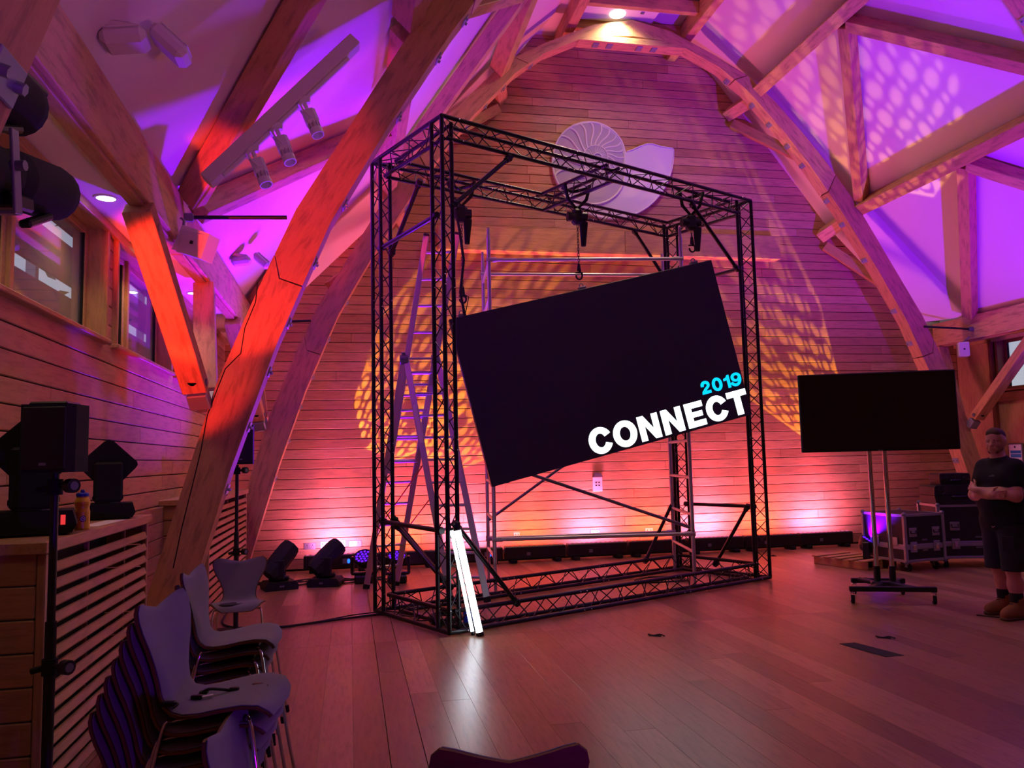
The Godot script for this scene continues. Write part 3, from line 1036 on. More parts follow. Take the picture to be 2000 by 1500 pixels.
	mb3.prism(PackedVector2Array([Vector2(-0.085, 0), Vector2(0.085, 0), Vector2(0.05, 0.06), Vector2(-0.05, 0.06)]), 0.0, 0.06)
	put("hood", mb3, M.steel, wp, Transform3D(Basis(), Vector3(0, 0.12, 0)))
	nautilus()


func twin_light(at: Vector3, label: String, k: float) -> void:
	var t := thing("twin_bracket_light", label, "light", at)
	var mb := MB.new()
	mb.box(Vector3(-0.13, -0.02, 0.05), Vector3(0.22, 0.05, 0.2) * k, 0.01, Basis(Vector3(0, 0, 1), -0.1))
	put("arm", mb, M.offwhite, t)
	mb = MB.new()
	mb.box(Vector3(-0.2, 0.03, 0.0), Vector3(0.1, 0.16, 0.13) * k, 0.01, Basis(Vector3(0, 0, 1), 0.5))
	put("wall_mount", mb, M.offwhite, t)
	for q in [[Vector3(-0.1, -0.08, 0.08), 0.15], [Vector3(0.13, -0.05, 0.0), -0.75]]:
		mb = MB.new()
		mb.box(q[0], Vector3(0.25, 0.1, 0.19) * k, 0.03, Basis(Vector3(0, 0, 1), q[1]))
		put("lamp_head", mb, M.offwhite, t)
		mb = MB.new()
		var b2 := Basis(Vector3(0, 0, 1), q[1])
		mb.box(q[0] + b2 * Vector3(0, 0.052, 0) * k, Vector3(0.2, 0.006, 0.15) * k, 0.002, b2)
		put("lens", mb, M.white, t)


# nautilus shell relief: a body cut to a growing spiral, raised rim, spiral wall and chamber walls
func nautilus() -> void:
	var t := thing("shell_relief", "large white nautilus shell relief on the far wall above the black frame", "relief", Vector3(4.255, 6.83, WALL_Z + 0.004))
	var gb := log(2.92) / TAU
	var r0 := 0.478   # radius at angle 0 (towards +x) of the outer chambered whorl
	var pts := PackedVector2Array()
	# the outer whorl, counter-clockwise from the lip: angle grows from 20 degrees over left and under to the opening on the right
	var a0 := 0.22
	var n := 70
	for i in n + 1:
		var a := lerpf(a0, TAU + 0.15, float(i) / n)
		var r := r0 * exp(gb * a)
		if a < PI * 0.5:
			r *= 0.97
		pts.append(Vector2(cos(a), sin(a)) * r)
	var tip: Vector2 = pts[pts.size() - 1]
	# the lip: from the tip back along the top edge of the opening to the chambered whorl
	for q in [Vector2(1.41, 0.235), Vector2(1.39, 0.25), Vector2(1.18, 0.27), Vector2(1.02, 0.31), Vector2(0.92, 0.305), Vector2(0.78, 0.25), Vector2(0.64, 0.18), Vector2(0.53, 0.14)]:
		pts.append(q)
	var mb := MB.new()
	mb.prism(pts, 0.0, 0.05)
	put("shell_body", mb, M.shell, t)
	# the chambered disc stands proud with a dished face
	var disc := PackedVector2Array()
	for i in 49:
		var a := lerpf(0.0, TAU, i / 48.0)
		var r := r0 * exp(gb * a)
		if a > PI * 1.1:
			r = lerpf(r, r0, smoothstep(PI * 1.1, TAU, a))
		disc.append(Vector2(cos(a), sin(a)) * r)
	mb = MB.new()
	mb.prism(disc.slice(0, 48), 0.05, 0.056)
	put("chamber_floor", mb, M.shell_dark, t)
	var rim := PackedVector3Array()
	for i in disc.size():
		rim.append(Vector3(disc[i].x, disc[i].y, 0.06))
	mb = MB.new()
	mb.tube(rim, 0.02, 8)
	put("disc_rim", mb, M.shell, t)
	var edge := PackedVector3Array()
	for i in pts.size():
		edge.append(Vector3(pts[i].x, pts[i].y, 0.05) * Vector3(0.992, 0.992, 1))
	mb = MB.new()
	mb.tube(edge, 0.014, 6)
	put("shell_rim", mb, M.shell, t)
	# inner spiral wall
	var inner := PackedVector3Array()
	for i in 90:
		var a := lerpf(-TAU * 2.2, 0.0, i / 89.0)
		var r := r0 * exp(gb * a)
		inner.append(Vector3(cos(a) * r, sin(a) * r, 0.062))
	mb = MB.new()
	mb.tube(inner, 0.011, 6)
	put("spiral_wall", mb, M.shell, t)
	# septa between whorls
	var a := -TAU * 1.15
	while a < PI * 1.45:
		var line := PackedVector3Array()
		for i in 9:
			var u := i / 8.0
			var an := a - 0.62 * sin(u * PI * 0.5) + 0.25 * u * u
			var ro := r0 * exp(gb * an)
			if an > PI * 1.1:
				ro = lerpf(ro, r0, smoothstep(PI * 1.1, TAU, an))
			var ri := r0 * exp(gb * (an - TAU))
			var r := lerpf(ri, ro, u)
			line.append(Vector3(cos(an) * r, sin(an) * r, 0.058))
		mb = MB.new()
		mb.tube(line, maxf(0.006, 0.012 * exp(gb * a)), 6)
		put("septum", mb, M.shell, t)
		a += 0.27 + 0.01 * a


# ------------------------------------------------------------------ stage rig
const FRAME := Transform3D(Basis(Vector3(0.906, 0, -0.423), Vector3(0, 1, 0), Vector3(0.423, 0, 0.906)), Vector3(0.908, 0, -7.667))


func lacing(mb: MB, a0: Vector3, a1: Vector3, b0: Vector3, b1: Vector3, pitch: float) -> void:
	var l := a0.distance_to(a1)
	var n := maxi(2, int(round(l / pitch)))
	for i in n:
		var u := float(i) / n
		var w := float(i + 1) / n
		if i % 2 == 0:
			mb.rod(a0.lerp(a1, u), b0.lerp(b1, w), 0.0065, 5, -1.0, false)
		else:
			mb.rod(b0.lerp(b1, u), a0.lerp(a1, w), 0.0065, 5, -1.0, false)


func truss_run(parent: Node3D, a: Array, b: Array, called: String) -> void:
	var t := node(called, parent)
	for k in 3:
		var mb := MB.new()
		mb.rod(a[k], b[k], 0.0225, 10)
		put("chord", mb, M.truss, t)
	var lb := MB.new()
	for k in 3:
		var k2 := (k + 1) % 3
		lacing(lb, a[k], b[k], a[k2], b[k2], 0.19)
	put("lacing", lb, M.truss, t).set_meta("kind", "stuff")
	var nb := MB.new()
	for k in 3:   # bright coupling pins
		for u in [0.04, 0.34, 0.36, 0.66, 0.68, 0.96]:
			var p: Vector3 = a[k].lerp(b[k], u)
			nb.ball(p + Vector3(0.0, 0.0, 0.024), Vector3.ONE * 0.008, 6, 4)
			nb.ball(p + Vector3(0.018, 0.016, 0.0), Vector3.ONE * 0.008, 6, 4)
	put("coupling_pin", nb, M.chrome, t).set_meta("kind", "stuff")


func truss_frame() -> void:
	var f := thing("truss_frame", "free-standing black triangular truss cube on the floor holding the tilted screen", "truss")
	f.transform = FRAME
	var lx := 4.925
	var dz := -1.53
	var hh := 5.08
	var s := 0.2
	var c3 := s * 0.866
	for q in [[0.0, 0.0, 1.0, -1.0], [lx, 0.0, -1.0, -1.0], [0.0, dz, 1.0, 1.0], [lx, dz, -1.0, 1.0]]:
		var pts := [Vector3(q[0], 0.03, q[1]), Vector3(q[0], 0.03, q[1] + s * q[3]), Vector3(q[0] + c3 * q[2], 0.03, q[1] + s * 0.5 * q[3])]
		var top := []
		for p in pts:
			top.append(Vector3(p.x, hh, p.z))
		truss_run(f, pts, top, "tower")
	# horizontal runs at the top (flat side up) and at the floor (flat side down)
	for lv in [[hh, -1.0], [0.03, 1.0]]:
		var y: float = lv[0]
		var y2: float = y + lv[1] * c3
		for q in [[0.0, -1.0], [dz, 1.0]]:
			truss_run(f, [Vector3(0, y, q[0]), Vector3(s, y, q[0] + s * q[1]), Vector3(s * 0.6, y2, q[0] + s * 0.5 * q[1])], [Vector3(lx, y, q[0]), Vector3(lx - s, y, q[0] + s * q[1]), Vector3(lx - s * 0.6, y2, q[0] + s * 0.5 * q[1])], "long_beam")
		for q in [[0.0, 1.0], [lx, -1.0]]:
			truss_run(f, [Vector3(q[0], y, 0), Vector3(q[0] + s * q[1], y, -s), Vector3(q[0] + s * 0.5 * q[1], y2, -s * 0.6)], [Vector3(q[0], y, dz), Vector3(q[0] + s * q[1], y, dz + s), Vector3(q[0] + s * 0.5 * q[1], y2, dz + s * 0.6)], "cross_beam")
	truss_run(f, [Vector3(2.34, hh, -0.1), Vector3(2.54, hh, -0.1), Vector3(2.44, hh - c3, -0.1)], [Vector3(2.34, hh, dz + 0.1), Vector3(2.54, hh, dz + 0.1), Vector3(2.44, hh - c3, dz + 0.1)], "cross_beam")
	var braces := [
		[Vector3(0.2, 4.23, -0.1), Vector3(0.9, 4.86, -0.1)], [Vector3(3.84, 4.86, -0.1), Vector3(4.68, 4.13, -0.1)], [Vector3(0.16, 1.02, -0.1), Vector3(0.86, 0.2, -0.1)],
		[Vector3(0.02, 1.0, -1.36), Vector3(0.02, 0.97, -0.18)], [Vector3(0.06, 0.96, -1.12), Vector3(0.06, 0.5, -0.2)], [Vector3(0.02, 4.04, -1.36), Vector3(0.02, 4.1, -0.18)], [Vector3(0.14, 4.0, -1.33), Vector3(0.14, 4.62, -0.7)],
		[Vector3(4.9, 0.94, -1.34), Vector3(4.9, 0.94, -0.2)], [Vector3(4.86, 0.93, -0.26), Vector3(4.86, 0.14, -0.83)], [Vector3(4.88, 4.17, -0.2), Vector3(4.88, 4.15, -1.34)],
		[Vector3(4.13, 4.88, -1.43), Vector3(4.74, 4.25, -1.43)], [Vector3(4.72, 1.0, -1.43), Vector3(4.1, 0.2, -1.43)], [Vector3(0.2, 1.0, -1.43), Vector3(0.9, 0.2, -1.43)]]
	for b in braces:
		var mb := MB.new()
		mb.rod(b[0], b[1], 0.0245, 10)
		for e in 2:
			var p: Vector3 = b[e]
			var d: Vector3 = (b[1 - e] - p).normalized()
			mb.rod(p - d * 0.04, p + d * 0.05, 0.034, 10)
			mb.box(p, Vector3(0.07, 0.07, 0.07), 0.015)
		put("corner_brace", mb, M.truss, f)


func letter_arc(c: Vector2, ro: Vector2, ri: Vector2, a0: float, a1: float, n := 28) -> PackedVector2Array:
	var p := PackedVector2Array()
	for i in n + 1:
		var a := lerpf(a0, a1, float(i) / n)
		p.append(c + Vector2(cos(a) * ro.x, sin(a) * ro.y))
	for i in n + 1:
		var a := lerpf(a1, a0, float(i) / n)
		p.append(c + Vector2(cos(a) * ri.x, sin(a) * ri.y))
	return p


func letter_ring(mb: MB, c: Vector2, ro: Vector2, ri: Vector2, z0: float, z1: float) -> void:
	mb.prism(letter_arc(c, ro, ri, 0.0, PI + 0.001), z0, z1)
	mb.prism(letter_arc(c, ro, ri, PI, TAU + 0.001), z0, z1)


func led_screen() -> void:
	var ex := Vector3(0.972, 0.235, -0.014).normalized()
	var ez := ex.cross(Vector3(-0.235, 0.972, 0.02)).normalized()
	var ey := ez.cross(ex)
	var t := thing("led_screen", "big tilted black LED screen reading 2019 CONNECT hung inside the truss cube", "screen")
	t.transform = Transform3D(Basis(ex, ey, ez), Vector3(3.115, 2.733, -9.4))
	var w := 3.52
	var h := 2.06
	var mb := MB.new()
	mb.box(Vector3(0, 0, -0.045), Vector3(w, h, 0.09), 0.004)
	put("cabinet", mb, M.black, t)
	mb = MB.new()
	mb.box(Vector3(0, 0, 0.002), Vector3(w - 0.012, h - 0.012, 0.006), 0.001)
	put("display_face", mb, M.screen, t)
	mb = MB.new()
	for k in 4:
		mb.box(Vector3(-1.3 + k * 0.87, 0, -0.115), Vector3(0.06, h - 0.1, 0.05), 0.006)
	mb.box(Vector3(0, 0.96, -0.115), Vector3(w - 0.1, 0.06, 0.05), 0.006)
	mb.box(Vector3(0, -0.9, -0.115), Vector3(w - 0.1, 0.06, 0.05), 0.006)
	put("rear_frame", mb, M.steel, t)
	mb = MB.new()
	for k in 3:
		var px: float = [-1.59, -0.03, 1.53][k]
		mb.box(Vector3(px, h * 0.5 + 0.015, -0.05), Vector3(0.1, 0.04, 0.06), 0.006)
		var ring := PackedVector3Array()
		for i in 13:
			var a := TAU * i / 12.0
			ring.append(Vector3(px + cos(a) * 0.025, h * 0.5 + 0.05 + sin(a) * 0.025, -0.05))
		mb.tube(ring, 0.007, 6)
	put("lifting_eye", mb, M.steel, t)
	# lettering
	var white := glow(Color(0.93, 1.0, 1.0), 3.2)
	var cyan := glow(Color(0.0, 0.78, 1.0), 1.7)
	var z0 := 0.004
	var z1 := 0.0075
	var b := -0.995
	var c := -0.681
	var m := (b + c) * 0.5
	var hy := 0.165
	var cm := MB.new()
	for cx in [-0.308, 1.305]:
		cm = MB.new()
		cm.prism(letter_arc(Vector2(cx, m), Vector2(0.155, hy), Vector2(0.066, 0.086), 0.42, TAU - 0.42), z0, z1)
		put("letter_c", cm, white, t)
	cm = MB.new()
	letter_ring(cm, Vector2(0.021, m), Vector2(0.158, hy), Vector2(0.07, 0.087), z0, z1)
	put("letter_o", cm, white, t)
	for x0 in [0.212, 0.536]:
		var x1: float = x0 + 0.278
		cm = MB.new()
		cm.prism(PackedVector2Array([Vector2(x0, b), Vector2(x0 + 0.083, b), Vector2(x0 + 0.083, b + 0.185), Vector2(x1 - 0.085, b), Vector2(x1, b), Vector2(x1, c), Vector2(x1 - 0.083, c), Vector2(x1 - 0.083, c - 0.185), Vector2(x0 + 0.085, c), Vector2(x0, c)]), z0, z1)
		put("letter_n", cm, white, t)
	cm = MB.new()
	var ex0 := 0.864
	var ex1 := 1.12
	cm.prism(PackedVector2Array([Vector2(ex0, b), Vector2(ex1, b), Vector2(ex1, b + 0.075), Vector2(ex0 + 0.09, b + 0.075), Vector2(ex0 + 0.09, m - 0.034), Vector2(ex1 - 0.025, m - 0.034), Vector2(ex1 - 0.025, m + 0.034), Vector2(ex0 + 0.09, m + 0.034), Vector2(ex0 + 0.09, c - 0.075), Vector2(ex1 - 0.004, c - 0.075), Vector2(ex1 - 0.004, c), Vector2(ex0, c)]), z0, z1)
	put("letter_e", cm, white, t)
	cm = MB.new()
	cm.prism(PackedVector2Array([Vector2(1.564, b), Vector2(1.655, b), Vector2(1.655, c - 0.078), Vector2(1.748, c - 0.078), Vector2(1.748, c), Vector2(1.468, c), Vector2(1.468, c - 0.078), Vector2(1.564, c - 0.078)]), z0, z1)
	put("letter_t", cm, white, t)
	# 2019
	var db := -0.626
	var dc := -0.458
	var dm := (db + dc) * 0.5
	cm = MB.new()
	var two := PackedVector2Array([Vector2(1.158, db), Vector2(1.29, db), Vector2(1.29, db + 0.04), Vector2(1.222, db + 0.04), Vector2(1.268, db + 0.075)])
	for i in 9:
		var a := lerpf(-0.45, PI - 0.25, i / 8.0)
		two.append(Vector2(1.224 + cos(a) * 0.064, dc - 0.054 + sin(a) * 0.055))
	for p in [Vector2(1.16, dc - 0.07), Vector2(1.203, dc - 0.072)]:
		two.append(p)
	for i in 6:
		var a := lerpf(PI - 0.4, -0.5, i / 5.0)
		two.append(Vector2(1.225 + cos(a) * 0.022, dc - 0.058 + sin(a) * 0.02))
	for p in [Vector2(1.205, db + 0.072), Vector2(1.165, db + 0.034)]:
		two.append(p)
	cm.prism(two, z0, z1)
	put("digit_two", cm, cyan, t)
	cm = MB.new()
	letter_ring(cm, Vector2(1.389, dm), Vector2(0.073, 0.088), Vector2(0.03, 0.05), z0, z1)
	put("digit_zero", cm, cyan, t)
	cm = MB.new()
	cm.prism(PackedVector2Array([Vector2(1.532, db), Vector2(1.574, db), Vector2(1.574, dc), Vector2(1.545, dc), Vector2(1.525, dc - 0.028), Vector2(1.486, dc - 0.04), Vector2(1.486, dc - 0.07), Vector2(1.532, dc - 0.064)]), z0, z1)
	put("digit_one", cm, cyan, t)
	cm = MB.new()
	letter_ring(cm, Vector2(1.665, dc - 0.055), Vector2(0.072, 0.058), Vector2(0.03, 0.025), z0, z1)
	cm.prism(letter_arc(Vector2(1.65, dm + 0.005), Vector2(0.087, 0.092), Vector2(0.045, 0.056), -PI * 0.86, 0.28, 16), z0, z1)
	put("digit_nine", cm, cyan, t)
	area("screen_glow", t.transform * Vector3(0.65, -0.82, 0.06), ez, Vector2(2.1, 0.3), Color(0.75, 0.95, 1.0), 0.5, ey)


func hoist(called_label: String, at: Vector3, low: float) -> void:
	var t := thing("chain_hoist", called_label, "hoist", at)
	var mb := MB.new()
	mb.box(Vector3(0, -0.34, 0), Vector3(0.14, 0.2, 0.12), 0.03)
	mb.rod(Vector3(-0.13, -0.34, 0), Vector3(0.12, -0.34, 0), 0.06, 14)
	put("motor", mb, M.black, t)
	mb = MB.new()
	mb.tube(PackedVector3Array([Vector3(-0.16, 0.05, 0.05), Vector3(-0.12, -0.12, 0.02), Vector3(0, -0.24, 0), Vector3(0.12, -0.12, 0.02), Vector3(0.16, 0.05, 0.05), Vector3(0.15, 0.06, -0.1), Vector3(0.0, 0.04, -0.18), Vector3(-0.15, 0.06, -0.1), Vector3(-0.16, 0.05, 0.05)]), 0.022, 7)
	put("sling", mb, M.blackmatt, t)
	mb = MB.new()
	mb.rod(Vector3(0.07, -0.42, 0.03), Vector3(0.06, -0.72, 0.03), 0.055, 10, 0.03)
	put("chain_bag", mb, M.blackmatt, t)
	mb = MB.new()
	var y := -0.44
	var k := 0
	while y > low + 0.2:
		var w := Vector3(0.009, 0, 0) if k % 2 == 0 else Vector3(0, 0, 0.009)
		mb.rod(Vector3(0, y, 0) + w, Vector3(0, y - 0.045, 0) + w, 0.004, 4, -1.0, false)
		mb.rod(Vector3(0, y, 0) - w, Vector3(0, y - 0.045, 0) - w, 0.004, 4, -1.0, false)
		y -= 0.036
		k += 1
	put("chain", mb, M.black, t).set_meta("kind", "stuff")
	mb = MB.new()
	mb.rod(Vector3(0, low + 0.24, 0), Vector3(0, low + 0.15, 0), 0.018, 8, 0.03)
	var hk := PackedVector3Array()
	for i in 10:
		var a := lerpf(PI * 0.55, -PI * 1.0, i / 9.0)
		hk.append(Vector3(cos(a) * 0.04, low + 0.095 + sin(a) * 0.05, 0))
	mb.tube(hk, 0.012, 7)
	mb.rod(Vector3(-0.05, low + 0.13, 0), Vector3(0.05, low + 0.13, 0), 0.01, 6)
	put("hook", mb, M.black, t)


func stage_rig() -> void:
	truss_frame()
	led_screen()
	hoist("left black chain hoist on the rear truss beside the front tower", FRAME * Vector3(1.15, 4.98, -1.43), -1.49)
	hoist("middle black chain hoist under the truss cross beam", FRAME * Vector3(2.44, 4.98, -0.76), -1.18)
	hoist("right black chain hoist on the front truss near its right corner", FRAME * Vector3(3.87, 4.98, -0.16), -0.77)
	# drop cable beside the left hoist
	var cb := thing("drop_cable", "black cable bundle hanging beside the left hoist down to the screen", "cable")
	var mb := MB.new()
	var p0 := FRAME * Vector3(1.05, 4.75, -1.43)
	mb.tube(PackedVector3Array([p0, p0 + Vector3(0.05, -0.3, 0.02), p0 + Vector3(0.1, -0.7, 0.02), p0 + Vector3(0.05, -1.1, 0.03), p0 + Vector3(0.1, -1.38, 0.03)]), 0.017, 7)
	mb.tube(PackedVector3Array([p0 + Vector3(0.05, -1.1, 0.03), p0 + Vector3(0.15, -1.15, 0.03), p0 + Vector3(0.12, -1.3, 0.03), p0 + Vector3(0.1, -1.38, 0.03)]), 0.006, 5)
	put("bundle", mb, M.cable, cb)

	# ---- colour battens along the foot of the far wall
	var pink := Color(1.0, 0.5, 0.8)
	var amber := Color(1.0, 0.38, 0.22)
	var bat: Node3D
	for k in 9:
		var label: String = ["black LED batten at the left end, behind the dark moving heads", "black LED batten behind the second moving head and the ladder's left foot", "black LED batten seen through the front truss tower", "black LED batten below the lower left corner of the tilted screen", "black LED batten under the white four-gang wall panel", "black LED batten behind the scaffold's right ladder frame", "black LED batten just left of the right truss tower", "black LED batten just right of the right truss tower", "black LED batten at the right end, ending by the violet wash head"][k]
		var at := Vector3(-0.2 + 1.03 * k, 0, -12.66)
		if k == 0:
			bat = thing("led_batten", label, "batten light", at, 0, "LED battens along the far wall")
			mb = MB.new()
			mb.box(Vector3(0, 0.16, 0), Vector3(0.99, 0.2, 0.17), 0.014)
			put("housing", mb, M.black, bat)
			for e in [-0.36, 0.36]:
				mb = MB.new()
				mb.box(Vector3(e, 0.03, 0), Vector3(0.1, 0.06, 0.24), 0.01)
				put("foot", mb, M.blackmatt, bat)
			mb = MB.new()
			mb.box(Vector3(-0.12, 0.14, 0.086), Vector3(0.06, 0.05, 0.004), 0.001)
			put("badge", mb, M.steel, bat)
		else:
			bat = copy(bat, label, at, 0)
			for c in bat.get_children():
				if c is Light3D or String(c.name).begins_with("led_lens"):
					bat.remove_child(c)
					c.free()
		var col := pink if k % 2 == 0 else amber
		var st := MB.new()
		st.ball(Vector3.ZERO, Vector3(0.026, 0.012, 0.026), 8, 4)
		var stm := st.mesh()
		var gl := glow(col, 0.8)
		for e in 12:
			share("led_lens", stm, gl, bat, Transform3D(Basis(), Vector3(-0.44 + e * 0.08, 0.259, -0.02)))
		area("batten_lamp", Vector3(0, 0.33, 0.11), Vector3(0, 0.88, -0.47), Vector2(0.62, 0.06), col, 4.6 if k % 2 == 0 else 3.4, Vector3(0, 0.47, 0.88), bat)
		spot("batten_beam", Vector3(0, 0.33, -0.02), Vector3(0, 5.0, -0.36), Color(1.0, 0.34, 0.5), 6.0, 26, 0.1, 1.0, bat)
	var dl := [[0.17, "small blue status light on the second batten"], [2.35, "small blue status light on a batten behind the front tower"]]
	for q in dl:
		var t := thing("status_light", q[1], "light", Vector3(-0.2 + q[0], 0.16, -12.565))
		mb = MB.new()
		mb.ball(Vector3.ZERO, Vector3(0.022, 0.035, 0.01), 10, 6)
		put("lens", mb, glow(Color(0.1, 0.35, 1.0), 4.0), t)
		mb = MB.new()
		mb.box(Vector3(-0.05, 0, -0.004), Vector3(0.08, 0.07, 0.012), 0.003)
		put("display", mb, M.steel, t)

	# ---- violet wash heads on the floor
	wash(Vector3(0.18, 0, -11.35), "violet LED wash head on the floor left of the ladder", Vector3(-0.7, 5.0, -7.9), 80.0, Color(0.47, 0.0, 1.0))
	wash(Vector3(0.62, 0, -11.2), "violet LED wash head seen through the rear left truss tower", Vector3(0.5, 6.4, -8.4), 54.0, Color(0.47, 0.0, 1.0))
	wash(Vector3(7.25, 0, -10.35), "violet LED wash head beside the flight cases on the right", Vector3(9.4, 5.6, -8.2), 130.0, Color(0.47, 0.0, 1.0))
	wash(Vector3(9.0, 0, -5.2), "unseen violet LED wash head beyond the right edge, placed to light the right roof", Vector3(9.3, 5.2, -8.4), 135.0, Color(0.47, 0.0, 1.0))  # out of view, placed to light the right roof slope violet
	wash(Vector3(2.4, 0, 1.6), "unseen violet LED wash head behind the viewpoint, placed to light the near left roof", Vector3(-0.6, 5.0, -5.5), 7.0, Color(0.54, 0.0, 1.0))  # out of view behind the camera, lights the near left slope

	wash(Vector3(3.2, 0, 1.2), "unseen pink LED wash head behind the viewpoint, placed to tint the near roof", Vector3(1.0, 7.0, -4.2), 12.0, Color(1.0, 0.55, 0.5))  # out of view, gives the near roof its pink light

	# ---- dark moving heads on the floor, projecting the yellow leaf pattern up the wall
	moving_head(Vector3(-0.93, 0, -11.2), "dark moving head on the floor tilted up to the right, nearer the far arch leg", Vector3(0.55, 0.78, -0.25), 58.0, Vector3(1.2, 3.0, -12.95), 0.3)
	moving_head(Vector3(-0.33, 0, -11.3), "dark moving head on the floor tipped further over, left of the ladder", Vector3(0.85, 0.5, -0.3), 50.0, Vector3(2.4, 2.9, -12.95), -0.2)
	moving_head(Vector3(9.5, 0, -11.75), "unseen moving head behind the flight cases, placed to cast the right wall pattern", Vector3(-0.55, 0.8, -0.35), 52.0, Vector3(7.6, 3.4, -12.95), 0.3)  # unseen source of the streaks on the right of the far wall
	moving_head(Vector3(8.7, 0, -11.2), "unseen moving head behind the flight cases, placed to cast the right roof pattern", Vector3(0.6, 1.0, 0.15), 34.0, Vector3(7.3, 7.7, -10.4), 0.0)  # unseen, placed to throw the pattern onto the upper right roof

	# ---- scaffold tower
	var sc := thing("scaffold_tower", "silver scaffold tower standing behind the tilted screen", "scaffold")
	var lr := Vector3(1.881, 0, -11.14)
	var lf := Vector3(1.757, 0, -9.93)
	var rr := Vector3(4.54, 0, -10.93)
	var rf := Vector3(4.25, 0, -9.6)
	for pr in [[lr, lf], [rr, rf]]:
		var fr := node("ladder_frame", sc)
		for p in pr:
			mb = MB.new()
			mb.rod(p + Vector3(0, 0.1, 0), p + Vector3(0, 4.5, 0), 0.0255, 12)
			mb.rod(p, p + Vector3(0, 0.12, 0), 0.02, 8)
			mb.rod(p + Vector3(0, 4.5, 0), p + Vector3(0, 4.62, 0), 0.02, 8)
			put("post", mb, M.alu, fr)
		for k in 9:
			mb = MB.new()
			var y := 0.42 + k * 0.47
			mb.rod(pr[0] + Vector3(0, y, 0), pr[1] + Vector3(0, y, 0), 0.02, 8)
			put("rung", mb, M.alu, fr)
	for q in [[lr, rr, 4.3], [lf, rf, 4.2], [lr, rr, 0.55], [lf, rf, 0.65]]:
		mb = MB.new()
		mb.rod(q[0] + Vector3(0, q[2], 0), q[1] + Vector3(0, q[2], 0), 0.024, 10)
		for e in [0, 1]:
			var p: Vector3 = q[e] + Vector3(0, q[2], 0)
			var d: Vector3 = (q[1 - e] - q[e]).normalized()
			mb.rod(p - d * 0.03, p + d * 0.1, 0.032, 10)
		put("rail", mb, M.alu, sc)
	mb = MB.new()
	mb.rod(lf + Vector3(0, 1.62, -0.04), rf + Vector3(0, 0.72, -0.04), 0.022, 10)
	put("diagonal_brace", mb, M.steel, sc)
	mb = MB.new()
	mb.rod(lr + Vector3(0, 0.8, 0.04), rr + Vector3(0, 2.6, 0.04), 0.02, 10)
	put("diagonal_brace", mb, M.steel, sc)

	ladder()
	led_tube(Vector3(1.19, 0.0, -7.6), Vector3(1.0, 1.0, -7.71), 0.033, "thick glowing white LED tube leaning on the front truss tower")
	led_tube(Vector3(1.13, 0.0, -7.65), Vector3(0.945, 1.0, -7.735), 0.017, "thin glowing white LED tube leaning behind the thick one")
	stage_lanterns()


func led_tube(a: Vector3, b: Vector3, r: float, label: String) -> void:
	var t := thing("led_tube", label, "light tube", a, 0, "leaning LED tubes")
	var d := (b - a).normalized()
	var l := a.distance_to(b)
	var mb := MB.new()
	mb.rod(d * 0.03, d * (l - 0.02), r, 14)
	put("diffuser", mb, glow(Color(0.92, 0.96, 1.0), 5.5), t)
	mb = MB.new()
	mb.rod(d * 0.0, d * 0.035, r * 1.12, 14)
	put("end_cap", mb, M.black, t)
	mb = MB.new()
	mb.rod(d * (l - 0.025), d * l, r * 1.12, 14)
	mb.box(d * (l + 0.02), Vector3(r, 0.05, 0.008), 0.002)
	put("end_cap", mb, M.black, t)
	area("tube_lamp", d * (l * 0.5) + Vector3(0.1, 0.02, 0.95).normalized() * (r + 0.012), Vector3(0.1, 0.02, 0.95), Vector2(r * 2.0, l * 0.95), Color(0.9, 0.95, 1.0), 0.22 if r > 0.02 else 0.08, d, t)


